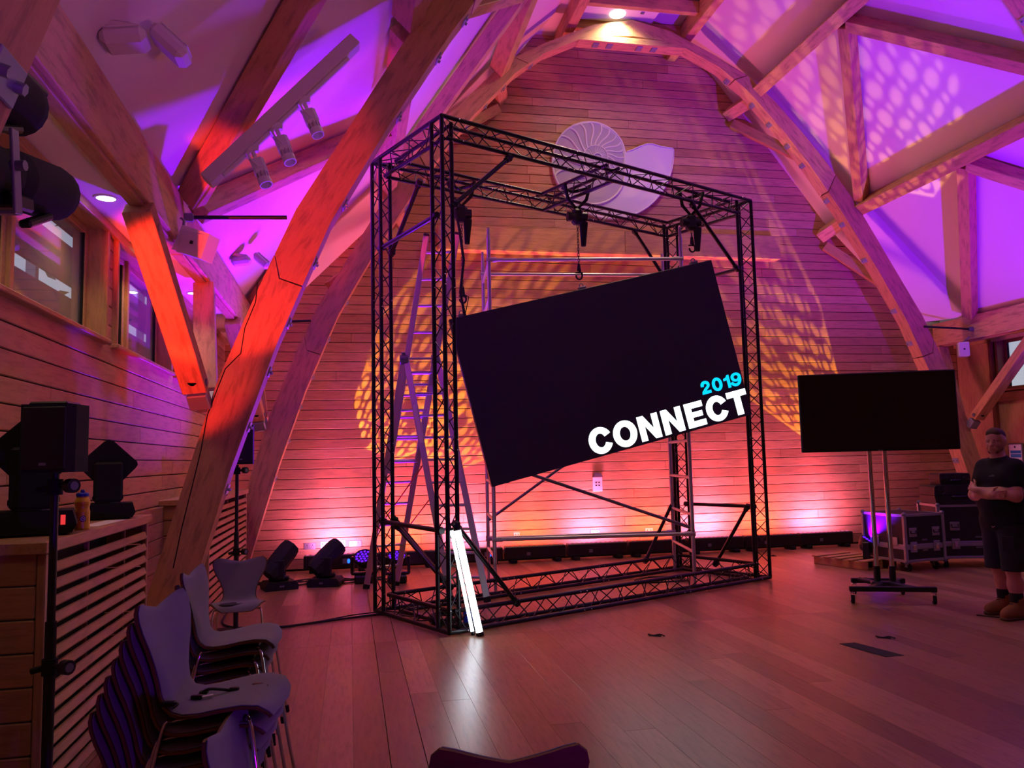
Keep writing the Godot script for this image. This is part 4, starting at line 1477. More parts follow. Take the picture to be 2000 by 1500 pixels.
func ladder() -> void:
	var t := thing("ladder", "tall aluminium extension stepladder inside the truss frame, its far side lit violet", "ladder")
	var fl := Vector3(0.196, 0, -10.817)
	var fr := Vector3(0.591, 0, -10.96)
	var gl := Vector3(1.15, 0, -9.507)
	var gr := Vector3(1.553, 0, -9.32)
	var al := Vector3(0.673, 2.93, -10.16)
	var ar := Vector3(1.07, 2.93, -10.14)
	for q in [[fl, fr, al, ar, "rear_section"], [gl, gr, al + Vector3(0.03, 0, 0.03), ar + Vector3(0.03, 0, 0.03), "front_section"]]:
		var s := node(q[4], t)
		for e in 2:
			var a: Vector3 = q[e]
			var b: Vector3 = q[e + 2]
			var d := (b - a).normalized()
			var mb := MB.new()
			mb.box((a + b) * 0.5, Vector3(a.distance_to(b) + 0.06, 0.075, 0.028), 0.004, along(d, Vector3(0.9, 0, 0.3)))
			put("stile", mb, M.alu, s)
			mb = MB.new()
			mb.box(a + d * 0.03, Vector3(0.07, 0.085, 0.04), 0.008, along(d, Vector3(0.9, 0, 0.3)))
			put("rubber_foot", mb, M.rubber, s)
		for k in 10:
			var u := (k + 1) / 10.6
			var mb := MB.new()
			var p0: Vector3 = q[0].lerp(q[2], u)
			var p1: Vector3 = q[1].lerp(q[3], u)
			mb.box((p0 + p1) * 0.5, Vector3(p0.distance_to(p1), 0.03, 0.03), 0.006, along(p1 - p0))
			put("rung", mb, M.alu, s)
	var x := node("extension", t)
	var off := Vector3(0.03, 0.03, 0.03)
	var e0 := fl.lerp(al, 0.5) + off + Vector3(0.02, 0, 0)
	var e1 := fl + (al - fl) * 1.51 + off
	var h0 := fr.lerp(ar, 0.5) + off - Vector3(0.02, 0, 0)
	var h1 := fr + (ar - fr) * 1.51 + off - Vector3(0.02, 0, 0)
	for q in [[e0, e1], [h0, h1]]:
		var d: Vector3 = (q[1] - q[0]).normalized()
		var mb := MB.new()
		mb.box((q[0] + q[1]) * 0.5, Vector3(q[0].distance_to(q[1]), 0.07, 0.026), 0.004, along(d, Vector3(0.9, 0, 0.3)))
		put("stile", mb, M.alu, x)
		mb = MB.new()
		mb.box(q[1] + d * 0.01, Vector3(0.04, 0.075, 0.034), 0.01, along(d, Vector3(0.9, 0, 0.3)))
		put("end_cap", mb, M.black, x)
	for k in 9:
		var u := 0.05 + k * 0.11
		var mb := MB.new()
		mb.box((e0.lerp(e1, u) + h0.lerp(h1, u)) * 0.5, Vector3(e0.lerp(e1, u).distance_to(h0.lerp(h1, u)), 0.03, 0.03), 0.006, along(h0.lerp(h1, u) - e0.lerp(e1, u)))
		put("rung", mb, M.alu, x)
	for q in [al, ar]:
		var mb := MB.new()
		mb.rod(q + Vector3(-0.05, 0, 0.02), q + Vector3(0.05, 0, 0.02), 0.06, 12)
		mb.box(q + Vector3(0, 0.04, 0.02), Vector3(0.06, 0.12, 0.05), 0.01)
		put("hinge", mb, M.steel, t)
	# label strip on the front stile
	var d2 := (al - gl).normalized()
	var mb2 := MB.new()
	mb2.box(gl.lerp(al, 0.72) + Vector3(0.02, 0, 0.045), Vector3(0.5, 0.05, 0.002), 0.0, along(d2, Vector3(0.9, 0, 0.3)))
	put("sticker", mb2, M.paper, t)
	# spreader straps between the sections
	for q in [[fl, gl, al], [fr, gr, ar]]:
		var mb := MB.new()
		mb.rod(q[0].lerp(q[2], 0.25), q[1].lerp(q[2], 0.55), 0.008, 5)
		put("strap", mb, M.orange_web, t)


func wash(at: Vector3, label: String, aim: Vector3, energy: float, col: Color) -> void:
	var t := thing("wash_head", label, "stage light", at, 0, "violet wash heads")
	var mb := MB.new()
	mb.box(Vector3(0, 0.055, 0), Vector3(0.26, 0.11, 0.22), 0.02)
	put("base", mb, M.black, t)
	var d := (aim - (at + Vector3(0, 0.32, 0))).normalized()
	var yaw := atan2(d.x, d.z)
	var yb := Basis(Vector3.UP, yaw)
	mb = MB.new()
	mb.box(Vector3(0, 0.13, 0), Vector3(0.34, 0.04, 0.1), 0.012, yb)
	for s in [-1.0, 1.0]:
		mb.box(Vector3(0, 0.24, 0) + yb * Vector3(s * 0.16, 0, 0), Vector3(0.04, 0.24, 0.1), 0.012, yb)
	put("yoke", mb, M.black, t)
	var c := Vector3(0, 0.32, 0)
	var hb := along(d, Vector3.UP if absf(d.y) < 0.98 else Vector3.RIGHT)
	var xf := Transform3D(Basis(hb.z, hb.x, hb.y), c)
	mb = MB.new()
	mb.lathe(PackedVector2Array([Vector2(0.0, -0.12), Vector2(0.07, -0.115), Vector2(0.11, -0.07), Vector2(0.135, 0.02), Vector2(0.135, 0.06), Vector2(0.125, 0.065), Vector2(0.122, 0.05), Vector2(0.0, 0.05)]), 20, xf)
	put("head", mb, M.black, t)
	var lens := glow(Color(0.34, 0.06, 1.0), 3.0)
	for k in 19:
		var a := TAU * k / 6.0 if k < 7 else TAU * (k - 7) / 12.0
		var r := 0.0 if k == 0 else (0.048 if k < 7 else 0.095)
		mb = MB.new()
		mb.ball(Vector3.ZERO, Vector3(0.018, 0.008, 0.018), 8, 4)
		put("led_lens", mb, lens, t, xf * Transform3D(Basis(), Vector3(cos(a) * r, 0.053, sin(a) * r)))
	spot("wash_lamp", c + d * 0.1, aim - at, col, energy, 40, 0.1, 0.8, t)


func moving_head(at: Vector3, label: String, dir: Vector3, lit: float, aim: Vector3, yaw: float) -> void:
	var t := thing("moving_head", label, "stage light", at, 0, "dark moving heads on the floor")
	var mb := MB.new()
	mb.prism(PackedVector2Array([Vector2(-0.21, 0.0), Vector2(0.21, 0.0), Vector2(0.22, 0.06), Vector2(0.18, 0.11), Vector2(-0.18, 0.11), Vector2(-0.22, 0.06)]), -0.17, 0.17, Transform3D(Basis(Vector3.UP, yaw), Vector3.ZERO))
	put("base", mb, M.blackmatt, t)
	mb = MB.new()
	mb.box(Vector3(0.05, 0.055, 0.175), Vector3(0.06, 0.02, 0.004), 0.0, Basis(Vector3.UP, yaw))
	mb.box(Vector3(-0.06, 0.055, 0.175), Vector3(0.05, 0.025, 0.004), 0.0, Basis(Vector3.UP, yaw))
	put("control_panel", mb, M.steel, t)
	mb = MB.new()
	mb.box(Vector3(0, 0.14, 0), Vector3(0.26, 0.05, 0.14), 0.015)
	for s in [-1.0, 1.0]:
		mb.box(Vector3(0, 0.26, s * 0.12), Vector3(0.15, 0.26, 0.04), 0.014)
	mb.box(Vector3(0, 0.15, 0), Vector3(0.15, 0.05, 0.27), 0.014)
	put("yoke", mb, M.blackmatt, t)
	var d := dir.normalized()
	if lit > 0.0:
		d = (aim - (at + Vector3(0, 0.36, 0))).normalized()
	var hb := along(d, Vector3.UP)
	var c := Vector3(0, 0.36, 0)
	# tapering shell of the head, open at the lens end
	mb = MB.new()
	var prof := [[-0.24, 0.09, 0.085], [-0.2, 0.125, 0.11], [0.02, 0.135, 0.12], [0.2, 0.13, 0.115], [0.27, 0.115, 0.105]]
	var rings := []
	for q in prof:
		var ring := PackedVector3Array()
		for k in 9:
			var a := TAU * (k + 0.5) / 8.0
			ring.append(c + hb * Vector3(q[0], cos(a) * q[1] * 1.05, sin(a) * q[2] * 1.05))
		rings.append(ring)
	for i in rings.size() - 1:
		for k in 8:
			var nn: Vector3 = (rings[i][k] + rings[i][k + 1] - c * 2.0)
			nn = (nn - d * nn.dot(d)).normalized()
			mb.q(rings[i][k], rings[i][k + 1], rings[i + 1][k + 1], rings[i + 1][k], nn)
	for k in 8:
		mb.t(c - d * 0.24, rings[0][k], rings[0][k + 1], -d, -d, -d)
	put("head", mb, M.blackmatt, t)
	if lit > 0.0:
		# leaf-shaped holes in the pattern plate behind the lens
		mb = MB.new()
		var cell := 0.019
		for iy in range(-5, 6):
			for ix in range(-5, 6):
				if Vector2(ix, iy).length() > 5.6:
					continue
				var o := Vector2(ix * cell, iy * cell)
				var cut := rng.randf() < 0.12
				var ea := rng.randf_range(0.5, 1.1)
				var rx := cell * rng.randf_range(0.3, 0.46)
				var ry := cell * rng.randf_range(0.2, 0.36)
				for k in 12:
					var a0 := TAU * k / 12.0
					var a1 := TAU * (k + 1) / 12.0
					var e0 := Vector2(cos(a0), sin(a0))
					var e1 := Vector2(cos(a1), sin(a1))
					var s0 := e0 * (cell * 0.5 / maxf(absf(e0.x), absf(e0.y)))
					var s1 := e1 * (cell * 0.5 / maxf(absf(e1.x), absf(e1.y)))
					var h0 := Vector2(cos(a0) * rx, sin(a0) * ry).rotated(ea)
					var h1 := Vector2(cos(a1) * rx, sin(a1) * ry).rotated(ea)
					if cut:
						h0 = Vector2.ZERO
						h1 = Vector2.ZERO
					# keep the hole ring ordered with the square ring
					h0 = e0 * minf(h0.length(), s0.length() * 0.95) if not cut else h0
					h1 = e1 * minf(h1.length(), s1.length() * 0.95) if not cut else h1
					if not cut:
						var q0 := 1.0 / sqrt(pow(cos(a0 - ea) / rx, 2) + pow(sin(a0 - ea) / ry, 2))
						var q1 := 1.0 / sqrt(pow(cos(a1 - ea) / rx, 2) + pow(sin(a1 - ea) / ry, 2))
						h0 = e0 * q0
						h1 = e1 * q1
					mb.q(c + hb * Vector3(0.262, o.x + s0.x, o.y + s0.y), c + hb * Vector3(0.262, o.x + s1.x, o.y + s1.y), c + hb * Vector3(0.262, o.x + h1.x, o.y + h1.y), c + hb * Vector3(0.262, o.x + h0.x, o.y + h0.y), d)
		put("pattern_plate", mb, M.blackmatt, t)
		area("pattern_lamp", c - d * 0.16, d, Vector2(0.004, 0.004), Color(1.0, 0.72, 0.12), lit, Vector3.UP, t)
	else:
		mb = MB.new()
		mb.lathe(PackedVector2Array([Vector2(0.11, 0.262), Vector2(0.07, 0.27), Vector2(0.0, 0.275)]), 20, Transform3D(Basis(hb.z, hb.x, hb.y), c))
		put("lens", mb, M.tv, t)


func stage_lanterns() -> void:
	var q := [[Vector3(-1.42, 3.02, -2.5), Vector3(-1.29, 3.09, -3.4), "upper of two black profile lanterns hung at the upper left edge"], [Vector3(-1.4, 2.66, -2.55), Vector3(-1.26, 2.84, -3.7), "lower of two black profile lanterns hung at the upper left edge"]]
	var bar := thing("lantern_bar", "black pipe carrying the two profile lanterns under the left eave", "pipe")
	var bb := MB.new()
	bb.rod(Vector3(-1.52, 3.42, -2.75), Vector3(-1.42, 3.42, -4.0), 0.024, 10)
	put("pipe", bb, M.black, bar)
	bb = MB.new()
	bb.box(Vector3(-1.5, 3.49, -2.9), Vector3(0.05, 0.12, 0.05), 0.008)
	bb.box(Vector3(-1.44, 3.49, -3.8), Vector3(0.05, 0.12, 0.05), 0.008)
	put("hanger", bb, M.steel, bar)
	for e in q:
		var a: Vector3 = e[0]
		var b: Vector3 = e[1]
		var t := thing("profile_lantern", e[2], "stage light", (a + b) * 0.5, 0, "profile lanterns")
		var d := (b - a).normalized()
		var l := a.distance_to(b)
		var hb := along(d)
		var xf := Transform3D(Basis(hb.z, hb.x, hb.y), Vector3.ZERO)
		var mb := MB.new()
		mb.lathe(PackedVector2Array([Vector2(0, -l * 0.5), Vector2(0.1, -l * 0.5), Vector2(0.125, -l * 0.42), Vector2(0.13, -l * 0.1), Vector2(0.105, -l * 0.02), Vector2(0.1, l * 0.18)]), 18, xf)
		put("lamp_house", mb, M.blackmatt, t)
		mb = MB.new()
		mb.lathe(PackedVector2Array([Vector2(0.1, l * 0.14), Vector2(0.115, l * 0.2), Vector2(0.12, l * 0.46), Vector2(0.115, l * 0.5), Vector2(0.1, l * 0.47), Vector2(0.0, l * 0.4)]), 18, xf)
		put("lens_tube", mb, M.blackmatt, t)
		mb = MB.new()
		for s in [-1.0, 1.0]:
			mb.box(hb * Vector3(0.0, -0.02, s * 0.145), Vector3(0.05, 0.3, 0.012), 0.003, hb)
			mb.rod(hb * Vector3(0, 0, s * 0.13), hb * Vector3(0, 0, s * 0.18), 0.02, 8)
		mb.box(hb * Vector3(0, -0.17, 0), Vector3(0.05, 0.012, 0.3), 0.003, hb)
		put("yoke", mb, M.steel, t)
		mb = MB.new()
		for k in 6:
			mb.box(hb * Vector3(-l * 0.4 + k * 0.045, 0.12, 0.0), Vector3(0.012, 0.03, 0.16), 0.003, hb)
		put("vent_fin", mb, M.steel, t)
		mb = MB.new()
		mb.box(hb * Vector3(l * 0.12, -0.11, 0), Vector3(0.16, 0.06, 0.2), 0.01, hb)
		mb.box(hb * Vector3(l * 0.28, -0.15, 0.05), Vector3(0.2, 0.03, 0.05), 0.008, Basis(hb.z, 0.3) * hb)
		put("shutter_gate", mb, M.black, t)
	var cl := MB.new()
	cl.rod(Vector3(-1.48, 3.42, -2.95), Vector3(-1.36, 3.12, -2.95), 0.014, 8)
	cl.rod(Vector3(-1.48, 3.42, -3.15), Vector3(-1.47, 2.8, -3.15), 0.014, 8)
	put("clamp_rod", cl, M.steel, bar)


# ------------------------------------------------------------------ things along the left wall
func bench(z_far: float, z_near: float, label: String, end_panel: bool) -> void:
	var t := thing("heater_bench", label, "cabinet", Vector3(0, 0, 0), 0, "slatted heater benches along the left wall")
	var fx := -1.42
	var top := 1.31
	beam("worktop", Vector3(-1.655, top - 0.03, z_near + 0.04), Vector3(-1.655, top - 0.03, z_far - 0.04), 0.06, 0.5, M.bench[0], t)
	# end posts and slats
	for z in [z_far + 0.02, z_near - 0.02]:
		beam("post", Vector3(fx - 0.02, 0.0, z), Vector3(fx - 0.02, top - 0.06, z), 0.04, 0.04, M.bench[0], t, Vector3(0, 0, 1))
	beam("back_board", Vector3(-1.7, 0.6, z_near - 0.02), Vector3(-1.7, 0.6, z_far + 0.02), 1.15, 0.02, M.dark, t)
	var y := 0.06
	while y < top - 0.12:
		var a := Vector3(fx - 0.012, y + 0.03, z_near - 0.035)
		var b := Vector3(fx - 0.012, y + 0.03, z_far + 0.035)
		beam("slat", a, b, 0.052, 0.018, M.bench[rng.randi() % 2], t, Vector3(-0.35, 1, 0))
		y += 0.083
	var z := z_near - 0.75
	while z > z_far + 0.3:
		beam("batten", Vector3(fx - 0.045, 0.03, z), Vector3(fx - 0.045, top - 0.07, z), 0.02, 0.03, M.bench[1], t, Vector3(0, 0, 1))
		z -= 0.75
	for k in 2:
		beam("foot_rail", Vector3(fx - 0.04, 0.03, z_near - 0.02), Vector3(fx - 0.04, 0.03, z_far + 0.02), 0.06, 0.04, M.bench[1], t)
		break
	for e in ([z_near] if end_panel else []) + [z_far]:
		var zz: float = e
		var yy := 0.02
		while yy < top - 0.1:
			beam("end_board", Vector3(-1.89, yy + 0.075, zz), Vector3(fx - 0.04, yy + 0.075, zz), 0.148, 0.02, M.bench[rng.randi() % 2], t)
			yy += 0.155


func diamond_head(at: Vector3, k: float, yaw: float, label: String, red: bool) -> Node3D:
	var t := thing("moving_head", label, "stage light", at, yaw, "moving heads standing on the near bench")
	var mb := MB.new()
	mb.prism(PackedVector2Array([Vector2(-0.17, 0.012), Vector2(0.17, 0.012), Vector2(0.19, 0.05), Vector2(0.17, 0.12), Vector2(-0.17, 0.12), Vector2(-0.19, 0.05)]), -0.15, 0.15, Transform3D(Basis().scaled(Vector3.ONE * k), Vector3.ZERO))
	put("base", mb, M.blackmatt, t)
	mb = MB.new()
	for s in [-1.0, 1.0]:
		for w in [-1.0, 1.0]:
			mb.rod(Vector3(s * 0.13, 0, w * 0.1) * k, Vector3(s * 0.13, 0.015, w * 0.1) * k, 0.02, 8)
	put("rubber_foot", mb, M.rubber, t)
	if red:
		mb = MB.new()
		mb.box(Vector3(0.13, 0.075, 0.152) * k, Vector3(0.022, 0.05, 0.006))
		put("display", mb, glow(Color(1.0, 0.25, 0.25), 1.0), t)
	mb = MB.new()
	mb.lathe(PackedVector2Array([Vector2(0.07, 0.115), Vector2(0.07, 0.145)]), 14, Transform3D(Basis().scaled(Vector3.ONE * k), Vector3.ZERO))
	put("pan_bearing", mb, M.steel, t)
	mb = MB.new()
	for s in [-1.0, 1.0]:
		mb.box(Vector3(0, 0.28, s * 0.13) * k, Vector3(0.2, 0.3, 0.05) * k, 0.015)
	mb.box(Vector3(0, 0.165, 0) * k, Vector3(0.21, 0.05, 0.3) * k, 0.015)
	put("yoke", mb, M.blackmatt, t)
	mb = MB.new()
	mb.prism(PackedVector2Array([Vector2(0, 0.6), Vector2(0.035, 0.585), Vector2(0.195, 0.43), Vector2(0.2, 0.405), Vector2(0.185, 0.38), Vector2(0.1, 0.29), Vector2(0.06, 0.27), Vector2(-0.06, 0.27), Vector2(-0.1, 0.29), Vector2(-0.185, 0.38), Vector2(-0.2, 0.405), Vector2(-0.195, 0.43), Vector2(-0.035, 0.585)]), -0.1, 0.1, Transform3D(Basis().scaled(Vector3.ONE * k), Vector3.ZERO))
	put("head", mb, M.blackmatt, t)
	mb = MB.new()
	mb.lathe(PackedVector2Array([Vector2(0.0, 0.006), Vector2(0.07, 0.005), Vector2(0.075, -0.01)]), 18, Transform3D(Basis(Vector3(1, 0, 0), -PI * 0.5).scaled(Vector3.ONE * k), Vector3(0.0, 0.43, -0.1) * k))
	put("lens", mb, glow(Color(1.0, 0.32, 0.12), 1.2), t)
	mb = MB.new()
	mb.tube(PackedVector3Array([Vector3(-0.19, 0.06, 0.02) * k, Vector3(-0.22, 0.05, 0.1) * k, Vector3(-0.2, 0.008, 0.24) * k]), 0.008, 6)
	mb.tube(PackedVector3Array([Vector3(-0.19, 0.07, -0.02) * k, Vector3(-0.21, 0.1, 0.08) * k, Vector3(-0.19, 0.008, 0.2) * k]), 0.008, 6)
	put("lead", mb, M.cable, t)
	return t


func speaker(at: Vector3, yaw: float, k: float, label_a: String, label_b: String, h: float, base_ok: bool) -> void:
	var t := thing("loudspeaker", label_a, "loudspeaker", Vector3(at.x, h, at.z), yaw, "black loudspeakers on poles")
	var mb := MB.new()
	mb.prism(PackedVector2Array([Vector2(-0.12, -0.125), Vector2(0.12, -0.125), Vector2(0.125, 0.11), Vector2(0.07, 0.135), Vector2(-0.07, 0.135), Vector2(-0.125, 0.11), ]), 0.0, 0.36 * k, Transform3D(Basis(Vector3(0, 0, 1) * k, Vector3(1, 0, 0) * k, Vector3(0, 1, 0)), Vector3.ZERO))
	put("cabinet", mb, M.blackmatt, t)
	mb = MB.new()
	mb.box(Vector3(0.0, 0.18, 0.128 * 1.0) * k, Vector3(0.22, 0.33, 0.012) * k, 0.004)
	mb.box(Vector3(0.0, 0.365, 0.02) * k, Vector3(0.2, 0.02, 0.16) * k, 0.008)
	put("grille", mb, M.black, t)
	mb = MB.new()
	mb.box(Vector3(0, 0.045, 0.136) * k, Vector3(0.03, 0.012, 0.003))
	put("badge", mb, M.steel, t)
	var s := thing("speaker_stand", label_b, "stand", at, 0, "black speaker poles")
	mb = MB.new()
	mb.rod(Vector3(0, 0.02, 0), Vector3(0, 0.98, 0), 0.024, 12)
	put("lower_pole", mb, M.black, s)
	mb = MB.new()
	mb.rod(Vector3(0, 0.9, 0), Vector3(0, h - 0.004, 0), 0.0175, 12)
	put("upper_pole", mb, M.black, s)
	for c in [[0.75, "collar"], [h - 0.1, "collar"]]:
		mb = MB.new()
		mb.rod(Vector3(0, c[0], 0), Vector3(0, c[0] + 0.07, 0), 0.033, 12)
		mb.rod(Vector3(-0.03, c[0] + 0.03, 0), Vector3(-0.075, c[0] + 0.02, 0), 0.014, 8)
		put("collar", mb, M.blackmatt, s)
		mb = MB.new()
		mb.rod(Vector3(0.03, c[0] + 0.04, 0.02), Vector3(0.075, c[0] + 0.04, 0.05), 0.012, 8)
		mb.rod(Vector3(0.07, c[0] + 0.04, 0.045), Vector3(0.1, c[0] + 0.04, 0.068), 0.032, 12)
		put("knob", mb, M.black, s)
		mb = MB.new()
		mb.rod(Vector3(0.1, c[0] + 0.04, 0.068), Vector3(0.102, c[0] + 0.04, 0.0695), 0.02, 10)
		put("knob_badge", mb, M.steel, s)
	mb = MB.new()
	mb.box(Vector3(0, 0.006, 0), Vector3(0.42, 0.012, 0.42), 0.004)
	put("base_plate", mb, M.black, s)


func props() -> void:
	bench(-6.2, -4.22, "near slatted oak heater bench with a worktop and boarded end", true)
	bench(-11.8, -8.74, "far slatted oak heater bench beyond the big orange arch leg", true)
	# wall lining beside the arch leg
	var tr := setting("trim_1", "short boarded return between the two benches")
	for k in 8:
		beam("board", Vector3(-1.86, 0.09 + k * 0.155, -6.24), Vector3(-1.86, 0.09 + k * 0.155, -8.7), 0.15, 0.02, M.bench[k % 2], tr)
	var h1 := diamond_head(Vector3(-1.63, 1.31, -4.66), 1.06, 0.28, "larger dark moving head on the near bench behind the loudspeaker, small red display", true)
	var h2 := diamond_head(Vector3(-1.6, 1.31, -5.86), 0.88, 0.26, "smaller dark moving head on the near bench right of the yellow bottle", false)
	# the red-orange light on the arch comes from these two heads
	spot("moving_head_lamp", Vector3(0.12, 0.47, -0.14), Vector3(1.62, 2.7, -2.75), Color(1.0, 0.22, 0.16), 22.0, 20, 0.04, 0.35, h1)
	spot("moving_head_lamp", Vector3(0.1, 0.4, -0.12), Vector3(0.62, 1.2, -1.45), Color(1.0, 0.22, 0.14), 3.2, 24, 0.04, 0.5, h2)
	# bottle
	var b := thing("sports_bottle", "yellow sports bottle with blue lid and round badge on the near bench", "bottle", Vector3(-1.47, 1.31, -4.9))
	var mb := MB.new()
	mb.lathe(PackedVector2Array([Vector2(0, 0.001), Vector2(0.036, 0.001), Vector2(0.04, 0.008), Vector2(0.04, 0.1), Vector2(0.036, 0.118), Vector2(0.037, 0.13), Vector2(0.041, 0.145), Vector2(0.041, 0.155), Vector2(0.034, 0.17), Vector2(0.03, 0.178), Vector2(0.03, 0.186)]), 24)
	put("body", mb, M.yellow, b)
	mb = MB.new()
	mb.lathe(PackedVector2Array([Vector2(0.031, 0.184), Vector2(0.033, 0.187), Vector2(0.033, 0.2), Vector2(0.028, 0.205), Vector2(0.011, 0.207), Vector2(0.011, 0.216), Vector2(0.008, 0.222), Vector2(0, 0.222)]), 20)
	put("lid", mb, M.blue, b)
	for q in [[0.017, 0.0, M.black], [0.013, 0.0004, M.paper], [0.009, 0.0008, mat(Color(0.45, 0.08, 0.12), 0.5)], [0.004, 0.0012, M.paper]]:
		mb = MB.new()
		var ring := []
		for i in 3:
			var row := PackedVector3Array()
			for k in 17:
				var a: float = TAU * k / 16.0
				var rr: float = q[0] * i / 2.0
				var an := 1.15 - cos(a) * rr / 0.0405
				row.append(Vector3(cos(an), 0, sin(an)) * (0.0408 + q[1]) + Vector3(0, 0.062 + sin(a) * rr, 0))
			ring.append(row)
		mb.sheet(ring, Vector3(cos(1.15), 0, sin(1.15)))
		put("badge", mb, q[2], b)
	# paper sheet under bottle and head
	var pp := thing("paper_sheet", "white paper sheet lying on the near bench beside the bottle", "paper", Vector3(-1.5, 1.3115, -5.4))
	mb = MB.new()
	mb.prism(PackedVector2Array([Vector2(-0.06, -0.3), Vector2(0.06, -0.28), Vector2(0.05, 0.28), Vector2(-0.06, 0.26)]), 0.0, 0.0015, Transform3D(Basis(Vector3(1, 0, 0), Vector3(0, 0, 1), Vector3(0, -1, 0)), Vector3.ZERO))
	put("sheet", mb, M.paper, pp)
	# notice at the left edge
	var nt := thing("paper_notice", "white paper stuck to the near end of the near bench", "paper", Vector3(-1.83, 1.2, -4.2))
	mb = MB.new()
	mb.box(Vector3.ZERO, Vector3(0.21, 0.1, 0.002))
	put("sheet", mb, M.paper, nt)
	# black case on the far bench
	var bc := thing("equipment_case", "small black case on the far bench behind the second speaker pole", "case", Vector3(-1.55, 1.31, -9.6), 0.2)
	mb = MB.new()
	mb.prism(PackedVector2Array([Vector2(-0.17, 0.0), Vector2(0.17, 0.0), Vector2(0.17, 0.09), Vector2(-0.06, 0.17), Vector2(-0.17, 0.17)]), -0.18, 0.18)
	put("body", mb, M.blackmatt, bc)
	mb = MB.new()
	mb.box(Vector3(0.172, 0.05, 0), Vector3(0.006, 0.03, 0.12), 0.002)
	put("handle", mb, M.steel, bc)
	speaker(Vector3(-1.30, 0, -3.95), -0.15, 0.84, "black loudspeaker on a pole at the left edge, near the yellow bottle", "black speaker pole in front of the near bench", 1.635, false)
	speaker(Vector3(-1.12, 0, -8.5), 0.35, 1.1, "black loudspeaker on a pole beyond the orange arch leg", "black speaker pole standing behind the chairs", 1.655, true)
	# floor cables and litter
	var c1 := thing("floor_cable", "black cable running across the floor from the truss frame to the second speaker pole", "cable")
	mb = MB.new()
	mb.tube(curve([Vector3(0.4, 0.014, -8.95), Vector3(0.1, 0.014, -8.85), Vector3(-0.3, 0.014, -8.7), Vector3(-0.7, 0.014, -8.55), Vector3(-1.05, 0.014, -8.6), Vector3(-1.3, 0.014, -8.9), Vector3(-1.35, 0.014, -9.6)], 6), 0.012, 6)
	mb.tube(curve([Vector3(0.4, 0.03, -8.98), Vector3(0.05, 0.02, -8.94), Vector3(-0.2, 0.012, -8.82), Vector3(-0.45, 0.012, -8.66), Vector3(-0.75, 0.012, -8.57)], 6), 0.007, 6)
	put("lead", mb, M.cable, c1)
	var c2 := thing("floor_cable", "black cables along the floor at the foot of the near bench", "cable")
	mb = MB.new()
	for k in 4:
		mb.tube(curve([Vector3(-1.36 + k * 0.03, 0.012, -3.4), Vector3(-1.3 + k * 0.035, 0.012, -4.2), Vector3(-1.34 + k * 0.03, 0.012, -5.1), Vector3(-1.3 + k * 0.02, 0.012, -6.2), Vector3(-1.3 + k * 0.02, 0.012, -6.9)], 5), 0.008, 6)
	put("lead", mb, M.cable, c2)
	var c3 := thing("floor_cable", "tangled black cables on the floor around the dark moving heads", "cable")
	mb = MB.new()
	for k in 5:
		var p := []
		for i in 7:
			p.append(Vector3(-1.35 + i * 0.3 + rng.randf_range(-0.1, 0.1), 0.012 + 0.012 * (k % 3), -11.55 + rng.randf_range(-0.3, 0.25)))
		mb.tube(curve(p, 5), 0.009, 6)
	put("lead", mb, M.cable, c3)
	var c4 := thing("floor_cable", "coiled black cables lying inside the left end of the truss frame", "cable")
	mb = MB.new()
	for k in 3:
		var p := []
		for i in 26:
			var a := i * 0.72 + k
			p.append(Vector3(0.95 + cos(a) * (0.13 + 0.02 * k), 0.02 + 0.005 * i * 0.4, -8.35 + sin(a) * 0.2))
		mb.tube(curve(p, 3), 0.008, 5)
	put("coil", mb, M.cable, c4)
	var c5 := thing("floor_cable", "loose black cable coil on the floor inside the right end of the truss frame", "cable")
	mb = MB.new()
	var pp5 := []
	for i in 40:
		var a := i * 0.6
		pp5.append(Vector3(4.0 + cos(a) * 0.33 + sin(i * 1.7) * 0.05, 0.015 + 0.003 * (i % 5), -10.1 + sin(a) * 0.22))
	mb.tube(curve(pp5, 3), 0.009, 5)
	put("coil", mb, M.cable, c5)
	# blue rag and small box in the frame corner
	var bx := thing("blue_tape_roll", "blue tape roll inside the frame by the front tower", "tape", Vector3(1.18, 0, -8.15))
	mb = MB.new()
	mb.lathe(PackedVector2Array([Vector2(0.05, 0.0), Vector2(0.075, 0.0), Vector2(0.075, 0.14), Vector2(0.05, 0.14), Vector2(0.05, 0.0)]), 20)
	put("roll", mb, M.blue, bx)
	var tp := thing("tape_strip", "black tape strip stuck flat on the open floor at right", "tape", Vector3(4.24, 0, -6.1))
	mb = MB.new()
	mb.prism(PackedVector2Array([Vector2(-0.05, -0.25), Vector2(0.12, -0.25), Vector2(0.02, 0.25), Vector2(-0.13, 0.25)]), 0.0, 0.003, Transform3D(Basis(Vector3(1, 0, 0), Vector3(0, 0, -1), Vector3(0, 1, 0)), Vector3(0, 0.0005, 0)))
	put("strip", mb, M.blackmatt, tp)
	var lt := [[Vector3(4.62, 0, -6.42), "scrap of white and black tape on the floor beyond the tape strip"], [Vector3(2.75, 0, -7.1), "scrap of black cable tie on the floor in front of the truss frame"], [Vector3(6.5, 0, -9.4), "dark offcut on the floor near the wooden pallet"], [Vector3(6.6, 0, -11.9), "flat black cable ramp piece near the battens, right of the frame"]]
